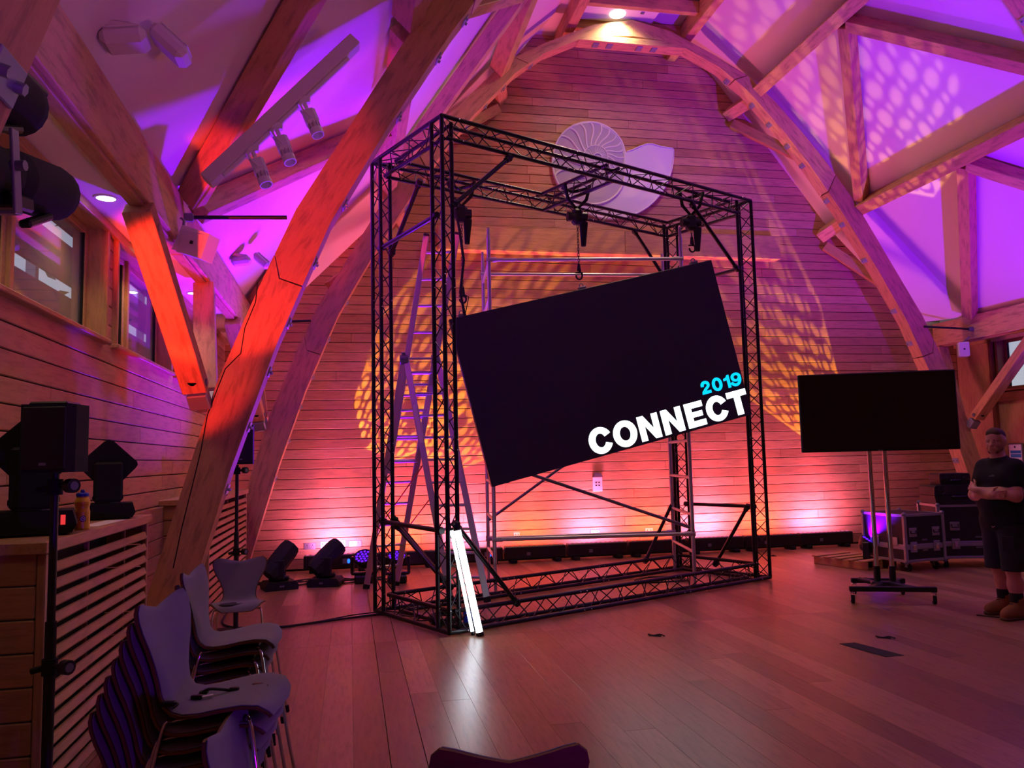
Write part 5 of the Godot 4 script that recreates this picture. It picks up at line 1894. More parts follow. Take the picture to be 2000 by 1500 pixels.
	for q in lt:
		var t := thing("floor_scrap", q[1], "litter", q[0], rng.randf() * 3.0)
		mb = MB.new()
		mb.tube(curve([Vector3(-0.07, 0.006, 0), Vector3(-0.02, 0.012, 0.02), Vector3(0.03, 0.006, -0.01), Vector3(0.09, 0.006, 0.02)], 5), 0.006, 5)
		mb.box(Vector3(0.02, 0.003, 0), Vector3(0.11, 0.006, 0.04), 0.001)
		put("scrap", mb, M.blackmatt, t)
		if q[0].x == 4.62:
			mb = MB.new()
			mb.box(Vector3(-0.02, 0.008, -0.01), Vector3(0.09, 0.004, 0.05), 0.001, Basis(Vector3(0, 0, 1), 0.2))
			put("label", mb, M.paper, t)


func curve(p: Array, sub: int) -> PackedVector3Array:
	var o := PackedVector3Array()
	for i in p.size() - 1:
		var a: Vector3 = p[maxi(i - 1, 0)]
		var b: Vector3 = p[i]
		var c: Vector3 = p[i + 1]
		var d: Vector3 = p[mini(i + 2, p.size() - 1)]
		for k in sub:
			o.append(b.cubic_interpolate(c, a, d, float(k) / sub))
	o.append(p[p.size() - 1])
	return o


# ------------------------------------------------------------------ chairs: moulded shell with a waist, padded face, four bent legs
func make_chair(label: String) -> Node3D:
	var t := thing("stacking_chair", label, "chair")
	# side profile from the front edge of the seat to the top of the back (x forward, y up) with half widths
	var prof := [[0.175, 0.418, 0.12], [0.165, 0.436, 0.165], [0.144, 0.449, 0.195], [0.103, 0.456, 0.215], [0.038, 0.452, 0.228], [-0.034, 0.443, 0.226], [-0.1, 0.44, 0.205], [-0.15, 0.446, 0.172], [-0.185, 0.466, 0.148], [-0.205, 0.5, 0.138], [-0.22, 0.55, 0.143], [-0.237, 0.61, 0.166], [-0.252, 0.67, 0.199], [-0.265, 0.72, 0.223], [-0.276, 0.765, 0.232], [-0.282, 0.79, 0.226], [-0.287, 0.808, 0.2]]
	var n := 11
	for lay in 2:
		var rows_a := []
		var rows_b := []
		for i in prof.size():
			var p := Vector3(prof[i][0], prof[i][1], 0)
			var pa := Vector3(prof[maxi(i - 1, 0)][0], prof[maxi(i - 1, 0)][1], 0)
			var pb := Vector3(prof[mini(i + 1, prof.size() - 1)][0], prof[mini(i + 1, prof.size() - 1)][1], 0)
			var tan := (pb - pa).normalized()
			var nn := Vector3(tan.y, -tan.x, 0)   # towards the sitter: up over the seat, forward on the back
			var w: float = prof[i][2] - (0.008 if lay == 1 else 0.0)
			var u := float(i) / (prof.size() - 1)
			var ra := PackedVector3Array()
			var rb := PackedVector3Array()
			for k in n:
				var s := lerpf(-1.0, 1.0, float(k) / (n - 1))
				var bend := 0.028 * s * s * smoothstep(0.55, 0.8, u) + 0.02 * s * s * (1.0 - smoothstep(0.2, 0.5, u)) * smoothstep(0.0, 0.12, u)
				var ear := 0.03 * (absf(s) * 1.25 - 0.75) * smoothstep(0.86, 1.0, u) * (1.0 if absf(s) < 0.95 else 0.6)
				var q := p + Vector3(0, 0, s * w) + nn * bend + tan * ear
				var th := 0.010
				if lay == 1:
					var edge := 1.0 - pow(absf(s), 6.0)
					var e2 := 1.0 - pow(absf(u * 2.0 - 1.0), 14.0)
					q = p * 1.0 + Vector3(0, 0, s * w) + nn * (bend + 0.0105) + tan * ear
					th = 0.004 + 0.012 * edge * e2
				ra.append(q + nn * th)
				rb.append(q)
			rows_a.append(ra)
			rows_b.append(rb)
		var mb := MB.new()
		mb.sheet(rows_a, Vector3(0.5, 1, 0))
		mb.sheet(rows_b, Vector3(-0.5, -1, 0))
		var last := prof.size() - 1
		for i in last:
			for k in [0, n - 1]:
				mb.q(rows_a[i][k], rows_a[i + 1][k], rows_b[i + 1][k], rows_b[i][k], Vector3(0, 0, -1 if k == 0 else 1))
		for k in n - 1:
			mb.q(rows_a[0][k], rows_a[0][k + 1], rows_b[0][k + 1], rows_b[0][k], Vector3(1, -0.5, 0).normalized())
			mb.q(rows_a[last][k], rows_a[last][k + 1], rows_b[last][k + 1], rows_b[last][k], Vector3(0, 1, 0))
		put("shell" if lay == 0 else "upholstery", mb, M.ply if lay == 0 else M.fabric, t)
	for sx in [1.0, -1.0]:
		for sz in [1.0, -1.0]:
			var mb := MB.new()
			var foot := Vector3(0.2, 0.012, 0.235) if sx > 0 else Vector3(-0.255, 0.012, 0.22)
			var kn := Vector3(0.125, 0.43, 0.185) if sx > 0 else Vector3(-0.165, 0.425, 0.165)
			var p := [Vector3(0.02 * sx, 0.426, 0.05), Vector3(0.1 * sx, 0.428, 0.13), kn + Vector3(-0.015 * sx, 0.0, -0.014), kn + Vector3(0.008 * sx, -0.02, 0.008), foot.lerp(kn, 0.45), foot]
			var pts := []
			for q in p:
				pts.append(Vector3(q.x, q.y, q.z * sz))
			mb.tube(curve(pts, 4), 0.0075, 8)
			var leg := put("leg", mb, M.chrome, t)
			mb = MB.new()
			var f := Vector3(foot.x, 0, foot.z * sz)
			mb.rod(f, f + Vector3(-0.004 * sx, 0.035, -0.004 * sz), 0.0115, 8)
			put("foot_cap", mb, M.rubber, leg)
	var mb2 := MB.new()
	mb2.box(Vector3(0, 0.43, 0), Vector3(0.2, 0.014, 0.16), 0.005)
	put("mounting_plate", mb2, M.black, t)
	return t


func chairs() -> void:
	var proto := make_chair("topmost chair of the nearest stack, grey seat with small cable parts lying on it")
	var ord := ["topmost", "second", "third", "fourth", "fifth", "sixth", "bottom"]
	var yaw1 := deg_to_rad(-9.7)
	var fwd := Vector3(cos(yaw1), 0, -sin(yaw1))
	var base := Vector3(-0.575, 0.0, -3.18)
	for k in 7:
		var lev := 6 - k
		var at := base + fwd * (0.024 * lev) + Vector3(0, 0.058 * lev, 0)
		if k == 0:
			proto.position = at
			proto.rotation.y = yaw1
			proto.set_meta("group", "grey upholstered stacking chairs by the left bench")
		else:
			copy(proto, "%s chair from the top in the nearest stack of grey stacking chairs" % ord[k] if k < 6 else "bottom chair of the nearest stack of grey stacking chairs", at, yaw1)
	var yaw2 := deg_to_rad(-4.0)
	fwd = Vector3(cos(yaw2), 0, -sin(yaw2))
	base = Vector3(-0.68, 0.0, -4.5)
	for k in 6:
		var lev := 5 - k
		copy(proto, "%s chair of the second stack, partly hidden behind the nearest stack" % (["topmost", "second", "third", "fourth", "fifth", "bottom"][k]), base + fwd * (0.024 * lev) + Vector3(0, 0.058 * lev, 0), yaw2)
	copy(proto, "single grey chair facing the camera behind the second speaker pole", Vector3(-0.95, 0.0, -7.35), deg_to_rad(-86))
	copy(proto, "grey chair cut off by the lower edge, beside the nearest stack", Vector3(-0.15, 0.0, -2.78), deg_to_rad(-8))
	copy(proto, "chair at the bottom centre seen from behind, only its brown plywood top showing", Vector3(0.49, 0.0, -2.6), deg_to_rad(80))
	# odds and ends on chairs
	var ca := thing("cable_parts", "small black, white and green cable parts lying on the topmost near chair", "cable", Vector3(-0.44, 0.0, -3.2) + Vector3(0.0, 0.812, 0.06), yaw1)
	var mb := MB.new()
	mb.tube(curve([Vector3(-0.1, 0.012, 0.02), Vector3(-0.07, 0.03, 0.0), Vector3(-0.03, 0.02, -0.03), Vector3(0.0, 0.012, -0.04)], 5), 0.006, 6)
	mb.box(Vector3(-0.1, 0.012, 0.03), Vector3(0.04, 0.016, 0.018), 0.003)
	mb.box(Vector3(0.01, 0.014, -0.045), Vector3(0.035, 0.018, 0.018), 0.003)
	put("connector", mb, M.black, ca)
	mb = MB.new()
	mb.box(Vector3(-0.085, 0.02, 0.0), Vector3(0.03, 0.012, 0.02), 0.003)
	put("green_plug", mb, mat(Color(0.08, 0.35, 0.12), 0.5), ca)
	mb = MB.new()
	mb.box(Vector3(-0.06, 0.014, 0.03), Vector3(0.04, 0.008, 0.012), 0.002, Basis(Vector3.UP, 0.6))
	put("clip", mb, M.paper, ca)
	for q in [[Vector3(0.1, 0.0, -0.08), "small black adaptor on the topmost near chair, nearest its front edge"], [Vector3(-0.18, 0.008, 0.1), "small black clip on the topmost near chair, at the foot of its back"]]:
		var t := thing("cable_adaptor", q[1], "cable", Vector3(-0.44, 0.812, -3.14) + q[0], yaw1)
		mb = MB.new()
		mb.box(Vector3(0, 0.012, 0), Vector3(0.05, 0.018, 0.022), 0.004)
		mb.tube(curve([Vector3(0.02, 0.012, 0), Vector3(0.04, 0.016, 0.02), Vector3(0.03, 0.008, 0.04)], 4), 0.004, 5)
		put("body", mb, M.black, t)
	var h := thing("headset", "black radio headset lying on the single far chair", "headset", Vector3(-1.0, 0.462, -7.25), 0.3)
	mb = MB.new()
	mb.tube(curve([Vector3(-0.13, 0.012, 0), Vector3(-0.06, 0.016, 0.05), Vector3(0.05, 0.012, 0.05), Vector3(0.16, 0.012, 0.0)], 5), 0.011, 6)
	mb.box(Vector3(-0.02, 0.014, 0.0), Vector3(0.15, 0.026, 0.06), 0.01)
	put("body", mb, M.black, h)


# ------------------------------------------------------------------ the right of the hall
func flight_case(label: String, size: Vector3, split: float) -> Node3D:
	var t := thing("flight_case", label, "case", Vector3.ZERO, 0.0, "black flight cases on castors at right")
	var w0 := 0.13
	for q in [[w0, w0 + split, "lower_body"], [w0 + split + 0.004, w0 + size.y, "lid"]]:
		var y0: float = q[0]
		var y1: float = q[1]
		var b := node(q[2], t)
		var mb := MB.new()
		mb.box(Vector3(0, (y0 + y1) * 0.5, 0), Vector3(size.x, y1 - y0, size.z), 0.006)
		put("panel", mb, M.case, b)
		mb = MB.new()
		for sx in [-1.0, 1.0]:
			for sz in [-1.0, 1.0]:
				mb.box(Vector3(sx * size.x * 0.5, (y0 + y1) * 0.5, sz * size.z * 0.5), Vector3(0.045, y1 - y0, 0.045), 0.006)
		for sy in [y0 + 0.015, y1 - 0.015]:
			for s in [-1.0, 1.0]:
				mb.box(Vector3(0, sy, s * (size.z * 0.5)), Vector3(size.x, 0.036, 0.012), 0.003)
				mb.box(Vector3(s * (size.x * 0.5), sy, 0), Vector3(0.012, 0.036, size.z), 0.003)
		put("edge_trim", mb, M.galv, b)
		mb = MB.new()
		for sx in [-1.0, 1.0]:
			for sz in [-1.0, 1.0]:
				mb.ball(Vector3(sx * size.x * 0.5, y1 if q[2] == "lid" else y0, sz * size.z * 0.5), Vector3.ONE * 0.032, 8, 6)
		put("ball_corner", mb, M.steel, b)
	for sx in [-0.3, 0.3]:
		var mb := MB.new()
		mb.box(Vector3(sx * size.x, w0 + split, size.z * 0.5 + 0.008), Vector3(0.11, 0.14, 0.016), 0.004)
		put("latch_dish", mb, M.galv, t)
		mb = MB.new()
		mb.box(Vector3(sx * size.x, w0 + split - 0.01, size.z * 0.5 + 0.02), Vector3(0.05, 0.07, 0.014), 0.006)
		mb.rod(Vector3(sx * size.x - 0.02, w0 + split + 0.02, size.z * 0.5 + 0.024), Vector3(sx * size.x + 0.02, w0 + split + 0.02, size.z * 0.5 + 0.024), 0.01, 8)
		put("butterfly_catch", mb, M.chrome, t)
		mb = MB.new()
		mb.box(Vector3(sx * size.x, w0 + split + (size.y - split) * 0.45, size.z * 0.5 + 0.006), Vector3(0.13, 0.12, 0.012), 0.004)
		put("handle_dish", mb, M.galv, t)
		mb = MB.new()
		mb.tube(PackedVector3Array([Vector3(sx * size.x - 0.045, w0 + split + (size.y - split) * 0.5, size.z * 0.5 + 0.014), Vector3(sx * size.x - 0.045, w0 + split + (size.y - split) * 0.42, size.z * 0.5 + 0.022), Vector3(sx * size.x + 0.045, w0 + split + (size.y - split) * 0.42, size.z * 0.5 + 0.022), Vector3(sx * size.x + 0.045, w0 + split + (size.y - split) * 0.5, size.z * 0.5 + 0.014)]), 0.008, 6)
		put("handle", mb, M.black, t)
	for sz in [-0.22, 0.22]:
		var mb := MB.new()
		mb.box(Vector3(-size.x * 0.5 - 0.008, w0 + split + 0.07, sz * size.z), Vector3(0.016, 0.11, 0.17), 0.004)
		put("handle_dish", mb, M.galv, t)
	var pl := MB.new()
	pl.box(Vector3(0, w0 + split + 0.09, size.z * 0.5 + 0.002), Vector3(0.09, 0.022, 0.004))
	pl.box(Vector3(0, w0 + split - 0.05, size.z * 0.5 + 0.002), Vector3(0.09, 0.022, 0.004))
	put("maker_plate", pl, M.steel, t)
	for sx in [-1.0, 1.0]:
		for sz in [-1.0, 1.0]:
			var c := Vector3(sx * (size.x * 0.5 - 0.09), 0, sz * (size.z * 0.5 - 0.09))
			var mb := MB.new()
			mb.rod(c + Vector3(-0.018, 0.05, 0.02), c + Vector3(0.018, 0.05, 0.02), 0.05, 16)
			var wh := put("castor", mb, M.rubber, t)
			mb = MB.new()
			mb.box(c + Vector3(0, 0.12, 0), Vector3(0.09, 0.02, 0.09), 0.004)
			for e in [-1.0, 1.0]:
				mb.box(c + Vector3(e * 0.026, 0.085, 0.01), Vector3(0.005, 0.07, 0.04), 0.002)
			put("fork", mb, M.galv, wh)
	return t


func right_side() -> void:
	# television and its trolley
	var yaw := atan2(0.34, 0.8) + PI * 0.0
	var tvx := Transform3D(Basis(Vector3.UP, 0.02), Vector3(5.88, 0, -8.05))
	var st := thing("display_trolley", "wheeled display stand with two chrome poles and a black base", "stand")
	st.transform = Transform3D(Basis(Vector3.UP, -0.40), Vector3(5.83, 0, -8.05))
	var mb := MB.new()
	for sz in [0.27, -0.33]:
		var x0 := -0.44 if sz > 0 else -0.3
		var x1 := 0.44 if sz > 0 else 0.28
		mb = MB.new()
		mb.box(Vector3((x0 + x1) * 0.5, 0.155, sz), Vector3(x1 - x0, 0.055, 0.05), 0.006)
		put("base_bar", mb, M.black, st)
		for x in [x0 + 0.03, x1 - 0.03]:
			mb = MB.new()
			mb.rod(Vector3(x - 0.014, 0.045, sz), Vector3(x + 0.014, 0.045, sz), 0.045, 14)
			var wl := put("castor", mb, M.rubber, st)
			mb = MB.new()
			for e in [-1.0, 1.0]:
				mb.box(Vector3(x + e * 0.02, 0.075, sz), Vector3(0.005, 0.08, 0.04), 0.002)
			mb.box(Vector3(x, 0.118, sz), Vector3(0.05, 0.014, 0.05), 0.004)
			put("fork", mb, M.chrome, wl)
	mb = MB.new()
	mb.box(Vector3(0, 0.17, -0.03), Vector3(0.3, 0.05, 0.1), 0.01)
	for sx in [-1.0, 1.0]:
		mb.box(Vector3(sx * 0.13, 0.165, 0.12), Vector3(0.07, 0.04, 0.36), 0.008, Basis(Vector3.UP, sx * 0.5))
		mb.box(Vector3(sx * 0.13, 0.165, -0.18), Vector3(0.07, 0.04, 0.34), 0.008, Basis(Vector3.UP, -sx * 0.5))
	put("base_spider", mb, M.black, st)
	for sx in [-0.08, 0.08]:
		mb = MB.new()
		mb.rod(Vector3(sx, 0.19, -0.03), Vector3(sx, 2.25, -0.03), 0.026, 14)
		put("pole", mb, M.chrome, st)
		mb = MB.new()
		mb.rod(Vector3(sx, 0.18, -0.03), Vector3(sx, 0.36, -0.03), 0.036, 14)
		put("pole_socket", mb, M.black, st)
	mb = MB.new()
	mb.box(Vector3(0, 2.05, 0.025), Vector3(0.4, 0.3, 0.05), 0.006)
	put("bracket", mb, M.black, st)
	var tv := thing("television", "large black switched-off television on the wheeled stand", "television")
	tv.transform = Transform3D(Basis(Vector3.UP, -0.37), Vector3(5.775, 2.08, -7.93))
	mb = MB.new()
	mb.box(Vector3(0, 0, -0.005), Vector3(1.66, 0.88, 0.05), 0.01)
	put("casing", mb, M.blackmatt, tv)
	mb = MB.new()
	mb.box(Vector3(0, 0.003, 0.022), Vector3(1.635, 0.85, 0.006), 0.001)
	put("screen_panel", mb, M.tv, tv)
	mb = MB.new()
	mb.box(Vector3(0, -0.432, 0.022), Vector3(0.05, 0.008, 0.008), 0.001)
	put("badge", mb, M.steel, tv)

	# flight cases
	var c := flight_case("black flight case on castors behind the display stand, chrome edges", Vector3(0.66, 0.64, 0.76), 0.2)
	c.position = Vector3(7.63, 0, -10.1)
	c.rotation.y = 0.12
	c = flight_case("second black flight case with two plastic cases on top, left of the man", Vector3(1.05, 0.74, 0.6), 0.2)
	c.position = Vector3(8.62, 0, -10.02)
	c.rotation.y = -0.27
	var q := [[Vector3(8.38, 0.878, -10.02), Vector3(0.66, 0.26, 0.5), "larger black plastic case on the second flight case"], [Vector3(8.38, 1.14, -10.02), Vector3(0.42, 0.16, 0.34), "smaller black plastic case on top of the larger one"]]
	for e in q:
		var t := thing("plastic_case", e[2], "case", e[0], -0.27, "black plastic equipment cases")
		var s: Vector3 = e[1]
		mb = MB.new()
		mb.prism(PackedVector2Array([Vector2(-s.x * 0.47, 0), Vector2(s.x * 0.47, 0), Vector2(s.x * 0.5, s.y * 0.45), Vector2(-s.x * 0.5, s.y * 0.45)]), -s.z * 0.5, s.z * 0.5)
		put("tub", mb, M.case, t)
		mb = MB.new()
		mb.prism(PackedVector2Array([Vector2(-s.x * 0.5, s.y * 0.47), Vector2(s.x * 0.5, s.y * 0.47), Vector2(s.x * 0.49, s.y * 0.9), Vector2(s.x * 0.45, s.y), Vector2(-s.x * 0.45, s.y), Vector2(-s.x * 0.49, s.y * 0.9)]), -s.z * 0.5, s.z * 0.5)
		put("lid", mb, M.case, t)
		for sx in [-0.3, 0.3]:
			mb = MB.new()
			mb.box(Vector3(sx * s.x, s.y * 0.45, s.z * 0.5 + 0.01), Vector3(0.05, 0.07, 0.02), 0.006)
			put("latch", mb, M.black, t)
		mb = MB.new()
		mb.box(Vector3(0, s.y * 0.38, s.z * 0.5 + 0.015), Vector3(s.x * 0.32, 0.03, 0.03), 0.01)
		put("handle", mb, M.black, t)
		mb = MB.new()
		for k in 3:
			mb.box(Vector3((k - 1) * s.x * 0.3, s.y * 0.72, s.z * 0.5 + 0.004), Vector3(0.02, s.y * 0.4, 0.012), 0.003)
		put("rib", mb, M.case, t)
	# shallow tray under the larger case
	var tr := thing("cable_loop", "black cable loop lying on the second flight case beside the plastic case", "cable", Vector3(8.93, 0.878, -10.05))
	mb = MB.new()
	var lp := []
	for i in 17:
		var a := TAU * i / 16.0
		lp.append(Vector3(cos(a) * 0.16, 0.012, sin(a) * 0.14))
	mb.tube(curve(lp, 3), 0.011, 6)
	put("loop", mb, M.cable, tr)
	# pallet
	var pa := thing("pallet", "small pale wooden pallet on the floor under the flight case corner", "pallet", Vector3(7.15, 0, -10.55), 0.3)
	for k in 3:
		beam("bearer", Vector3(-0.3 + k * 0.3, 0.055, -0.45), Vector3(-0.3 + k * 0.3, 0.055, 0.45), 0.11, 0.045, M.pine, pa)
	for k in 5:
		beam("deck_board", Vector3(-0.36, 0.122, -0.4 + k * 0.2), Vector3(0.36, 0.122, -0.4 + k * 0.2), 0.02, 0.11, M.pine, pa)
	# things along the right wall
	var sg := thing("wall_sign", "framed white and blue information sign on the right wall behind the man", "sign", Vector3(WALL_R - 0.02, 1.53, -11.72))
	mb = MB.new()
	mb.box(Vector3(-0.012, 0, 0), Vector3(0.024, 0.36, 0.3), 0.004)
	put("frame", mb, M.steel, sg)
	mb = MB.new()
	mb.box(Vector3(-0.026, 0, 0), Vector3(0.004, 0.32, 0.26))
	put("sheet", mb, M.paper, sg)
	for e in [[0.035, 0.05, Color(0.15, 0.45, 0.75)], [-0.03, 0.06, Color(0.2, 0.5, 0.8)], [-0.12, 0.05, Color(0.8, 0.35, 0.35)]]:
		mb = MB.new()
		mb.box(Vector3(-0.029, e[0], 0.01), Vector3(0.002, e[1], 0.22))
		put("printed_band", mb, mat(e[2], 0.6), sg)
	mb = MB.new()
	mb.rod(Vector3(-0.028, 0.12, 0), Vector3(-0.031, 0.12, 0), 0.02, 12)
	put("printed_symbol", mb, mat(Color(0.2, 0.25, 0.4), 0.6), sg)
	var cp := thing("call_point", "small red fire call point on the right wall below the sign", "call point", Vector3(WALL_R - 0.02, 1.0, -11.72))
	mb = MB.new()
	mb.box(Vector3(-0.02, 0, 0), Vector3(0.04, 0.1, 0.1), 0.008)
	put("housing", mb, mat(Color(0.65, 0.06, 0.06), 0.4), cp)
	mb = MB.new()
	mb.box(Vector3(-0.042, 0, 0), Vector3(0.004, 0.05, 0.06), 0.001)
	put("glass_plate", mb, M.paper, cp)
	var ft := setting("trim_2", "dark red-brown upright between oak panelling and the right window")
	beam("upright", Vector3(WALL_R - 0.03, 0.02, -12.08), Vector3(WALL_R - 0.03, 3.55, -12.08), 0.1, 0.06, M.redwood, ft, Vector3(1, 0, 0))
	beam("rail", Vector3(WALL_R - 0.03, 2.52, -12.04), Vector3(WALL_R - 0.03, 2.52, -9.0), 0.16, 0.05, M.redwood, ft)
	var fc := thing("road_trunk", "grey-black equipment trunk with pale lid by the right wall behind the man", "case", Vector3(10.1, 0, -9.4), -0.3)
	mb = MB.new()
	mb.box(Vector3(0, 0.42, 0), Vector3(1.1, 0.72, 0.7), 0.01)
	put("body", mb, mat(Color(0.12, 0.17, 0.19), 0.6), fc)
	mb = MB.new()
	mb.box(Vector3(0, 0.83, 0), Vector3(1.12, 0.09, 0.72), 0.01)
	put("lid", mb, M.galv, fc)
	mb = MB.new()
	for sx in [-1.0, 1.0]:
		for sz in [-1.0, 1.0]:
			mb.rod(Vector3(sx * 0.45 - 0.015, 0.04, sz * 0.25), Vector3(sx * 0.45 + 0.015, 0.04, sz * 0.25), 0.04, 12)
	put("castor", mb, M.rubber, fc)
	mb = MB.new()
	mb.rod(Vector3(-0.3, 0.5, 0.352), Vector3(-0.3, 0.5, 0.36), 0.07, 16)
	put("handle_dish", mb, M.black, fc)
	# cables at the man's feet
	var cb := thing("floor_cable", "thin black cable on the floor at the man's boots", "cable")
	mb = MB.new()
	mb.tube(curve([Vector3(6.05, 0.008, -7.0), Vector3(6.2, 0.008, -6.8), Vector3(6.45, 0.008, -6.62), Vector3(6.75, 0.008, -6.55), Vector3(7.3, 0.008, -6.7)], 6), 0.006, 6)
	mb.tube(curve([Vector3(6.35, 0.008, -6.4), Vector3(6.6, 0.008, -6.35), Vector3(7.0, 0.008, -6.45)], 6), 0.005, 6)
	put("lead", mb, M.cable, cb)
	var ex := thing("cable_reel", "white and black extension lead block on the floor by the man's right-hand boot", "cable", Vector3(6.5, 0, -6.52), 0.5)
	mb = MB.new()
	mb.box(Vector3(0, 0.025, 0), Vector3(0.2, 0.05, 0.07), 0.012)
	put("block", mb, M.blackmatt, ex)
	mb = MB.new()
	mb.tube(curve([Vector3(-0.1, 0.03, 0), Vector3(-0.05, 0.09, 0.04), Vector3(0.08, 0.08, 0.05), Vector3(0.18, 0.01, 0.06)], 5), 0.006, 6)
	put("white_lead", mb, M.paper, ex)


# ------------------------------------------------------------------ people
# Smoothly joined tapered capsules [a, b, ra, rb] meshed as surface nets; cuts are planes [normal, distance] that keep normal . p <= distance.
func flesh(mb: MB, bones: Array, cell: float, k: float, cuts := []) -> void:
	var lo := Vector3(1e9, 1e9, 1e9)
	var hi := -lo
	for b in bones:
		var r := maxf(b[2], b[3]) + cell * 3.0
		lo = lo.min(b[0] - Vector3.ONE * r).min(b[1] - Vector3.ONE * r)
		hi = hi.max(b[0] + Vector3.ONE * r).max(b[1] + Vector3.ONE * r)
	var nx := int((hi.x - lo.x) / cell) + 2
	var ny := int((hi.y - lo.y) / cell) + 2
	var nz := int((hi.z - lo.z) / cell) + 2
	var f := PackedFloat32Array()
	f.resize(nx * ny * nz)
	f.fill(1.0)
	for b in bones:
		var a: Vector3 = b[0]
		var e: Vector3 = b[1]
		var ra: float = b[2]
		var rb: float = b[3]
		var d := e - a
		var dd := maxf(d.length_squared(), 1e-9)
		var m := maxf(ra, rb) + cell * 2.5 + k
		var i0 := Vector3i((a.min(e) - Vector3.ONE * m - lo) / cell).clamp(Vector3i.ZERO, Vector3i(nx - 1, ny - 1, nz - 1))
		var i1 := Vector3i((a.max(e) + Vector3.ONE * m - lo) / cell).clamp(Vector3i.ZERO, Vector3i(nx - 1, ny - 1, nz - 1))
		for z in range(i0.z, i1.z + 1):
			for y in range(i0.y, i1.y + 1):
				var at := (z * ny + y) * nx
				for x in range(i0.x, i1.x + 1):
					var p := lo + Vector3(x, y, z) * cell - a
					var t := clampf(p.dot(d) / dd, 0.0, 1.0)
					var v := (p - d * t).length() - lerpf(ra, rb, t)
					var o := f[at + x]
					var h := maxf(k - absf(o - v), 0.0) / k
					f[at + x] = minf(o, v) - h * h * k * 0.25
	if cuts.size():
		for z in nz:
			for y in ny:
				for x in nx:
					var p := lo + Vector3(x, y, z) * cell
					var at := (z * ny + y) * nx + x
					if f[at] < cell * 3.0:
						for c in cuts:
							f[at] = maxf(f[at], c[0].dot(p) - c[1])
	var idx := {}
	var vs := PackedVector3Array()
	var sx := 1
	var sy := nx
	var sz := nx * ny
	var corner := [0, sx, sy, sx + sy, sz, sx + sz, sy + sz, sx + sy + sz]
	var off := [Vector3(0, 0, 0), Vector3(1, 0, 0), Vector3(0, 1, 0), Vector3(1, 1, 0), Vector3(0, 0, 1), Vector3(1, 0, 1), Vector3(0, 1, 1), Vector3(1, 1, 1)]
	var ed := [[0, 1], [2, 3], [4, 5], [6, 7], [0, 2], [1, 3], [4, 6], [5, 7], [0, 4], [1, 5], [2, 6], [3, 7]]
	for z in nz - 1:
		for y in ny - 1:
			var row := (z * ny + y) * nx
			for x in nx - 1:
				var at := row + x
				var v0 := f[at]
				if v0 > cell * 2.5:
					continue
				var neg := 0
				for c in corner:
					if f[at + c] < 0.0:
						neg += 1
				if neg == 0 or neg == 8:
					continue
				var s := Vector3.ZERO
				var n := 0
				for q in ed:
					var fa := f[at + corner[q[0]]]
					var fb := f[at + corner[q[1]]]
					if (fa < 0.0) != (fb < 0.0):
						s += off[q[0]].lerp(off[q[1]], fa / (fa - fb))
						n += 1
				idx[at] = vs.size()
				vs.append(lo + (Vector3(x, y, z) + s / n) * cell)
	var quads := []
	var ns := PackedVector3Array()
	ns.resize(vs.size())
	for at in idx:
		var v0: bool = f[at] < 0.0
		for q in [[sx, sy, sz], [sy, sz, sx], [sz, sx, sy]]:
			var v1: bool = f[at + q[0]] < 0.0
			if v0 == v1:
				continue
			var b: int = at - q[1]
			var c: int = at - q[1] - q[2]
			var d: int = at - q[2]
			if not (idx.has(b) and idx.has(c) and idx.has(d)):
				continue
			var l := [idx[at], idx[b], idx[c], idx[d]]
			if not v0:
				l.reverse()
			var nn := (vs[l[2]] - vs[l[0]]).cross(vs[l[3]] - vs[l[1]])
			for e in l:
				ns[e] += nn
			quads.append(l)
	# make the normals point outwards
	for i in ns.size():
		ns[i] = ns[i].normalized()
	for l in quads:
		mb.qs(vs[l[0]], vs[l[1]], vs[l[2]], vs[l[3]], ns[l[0]], ns[l[1]], ns[l[2]], ns[l[3]])


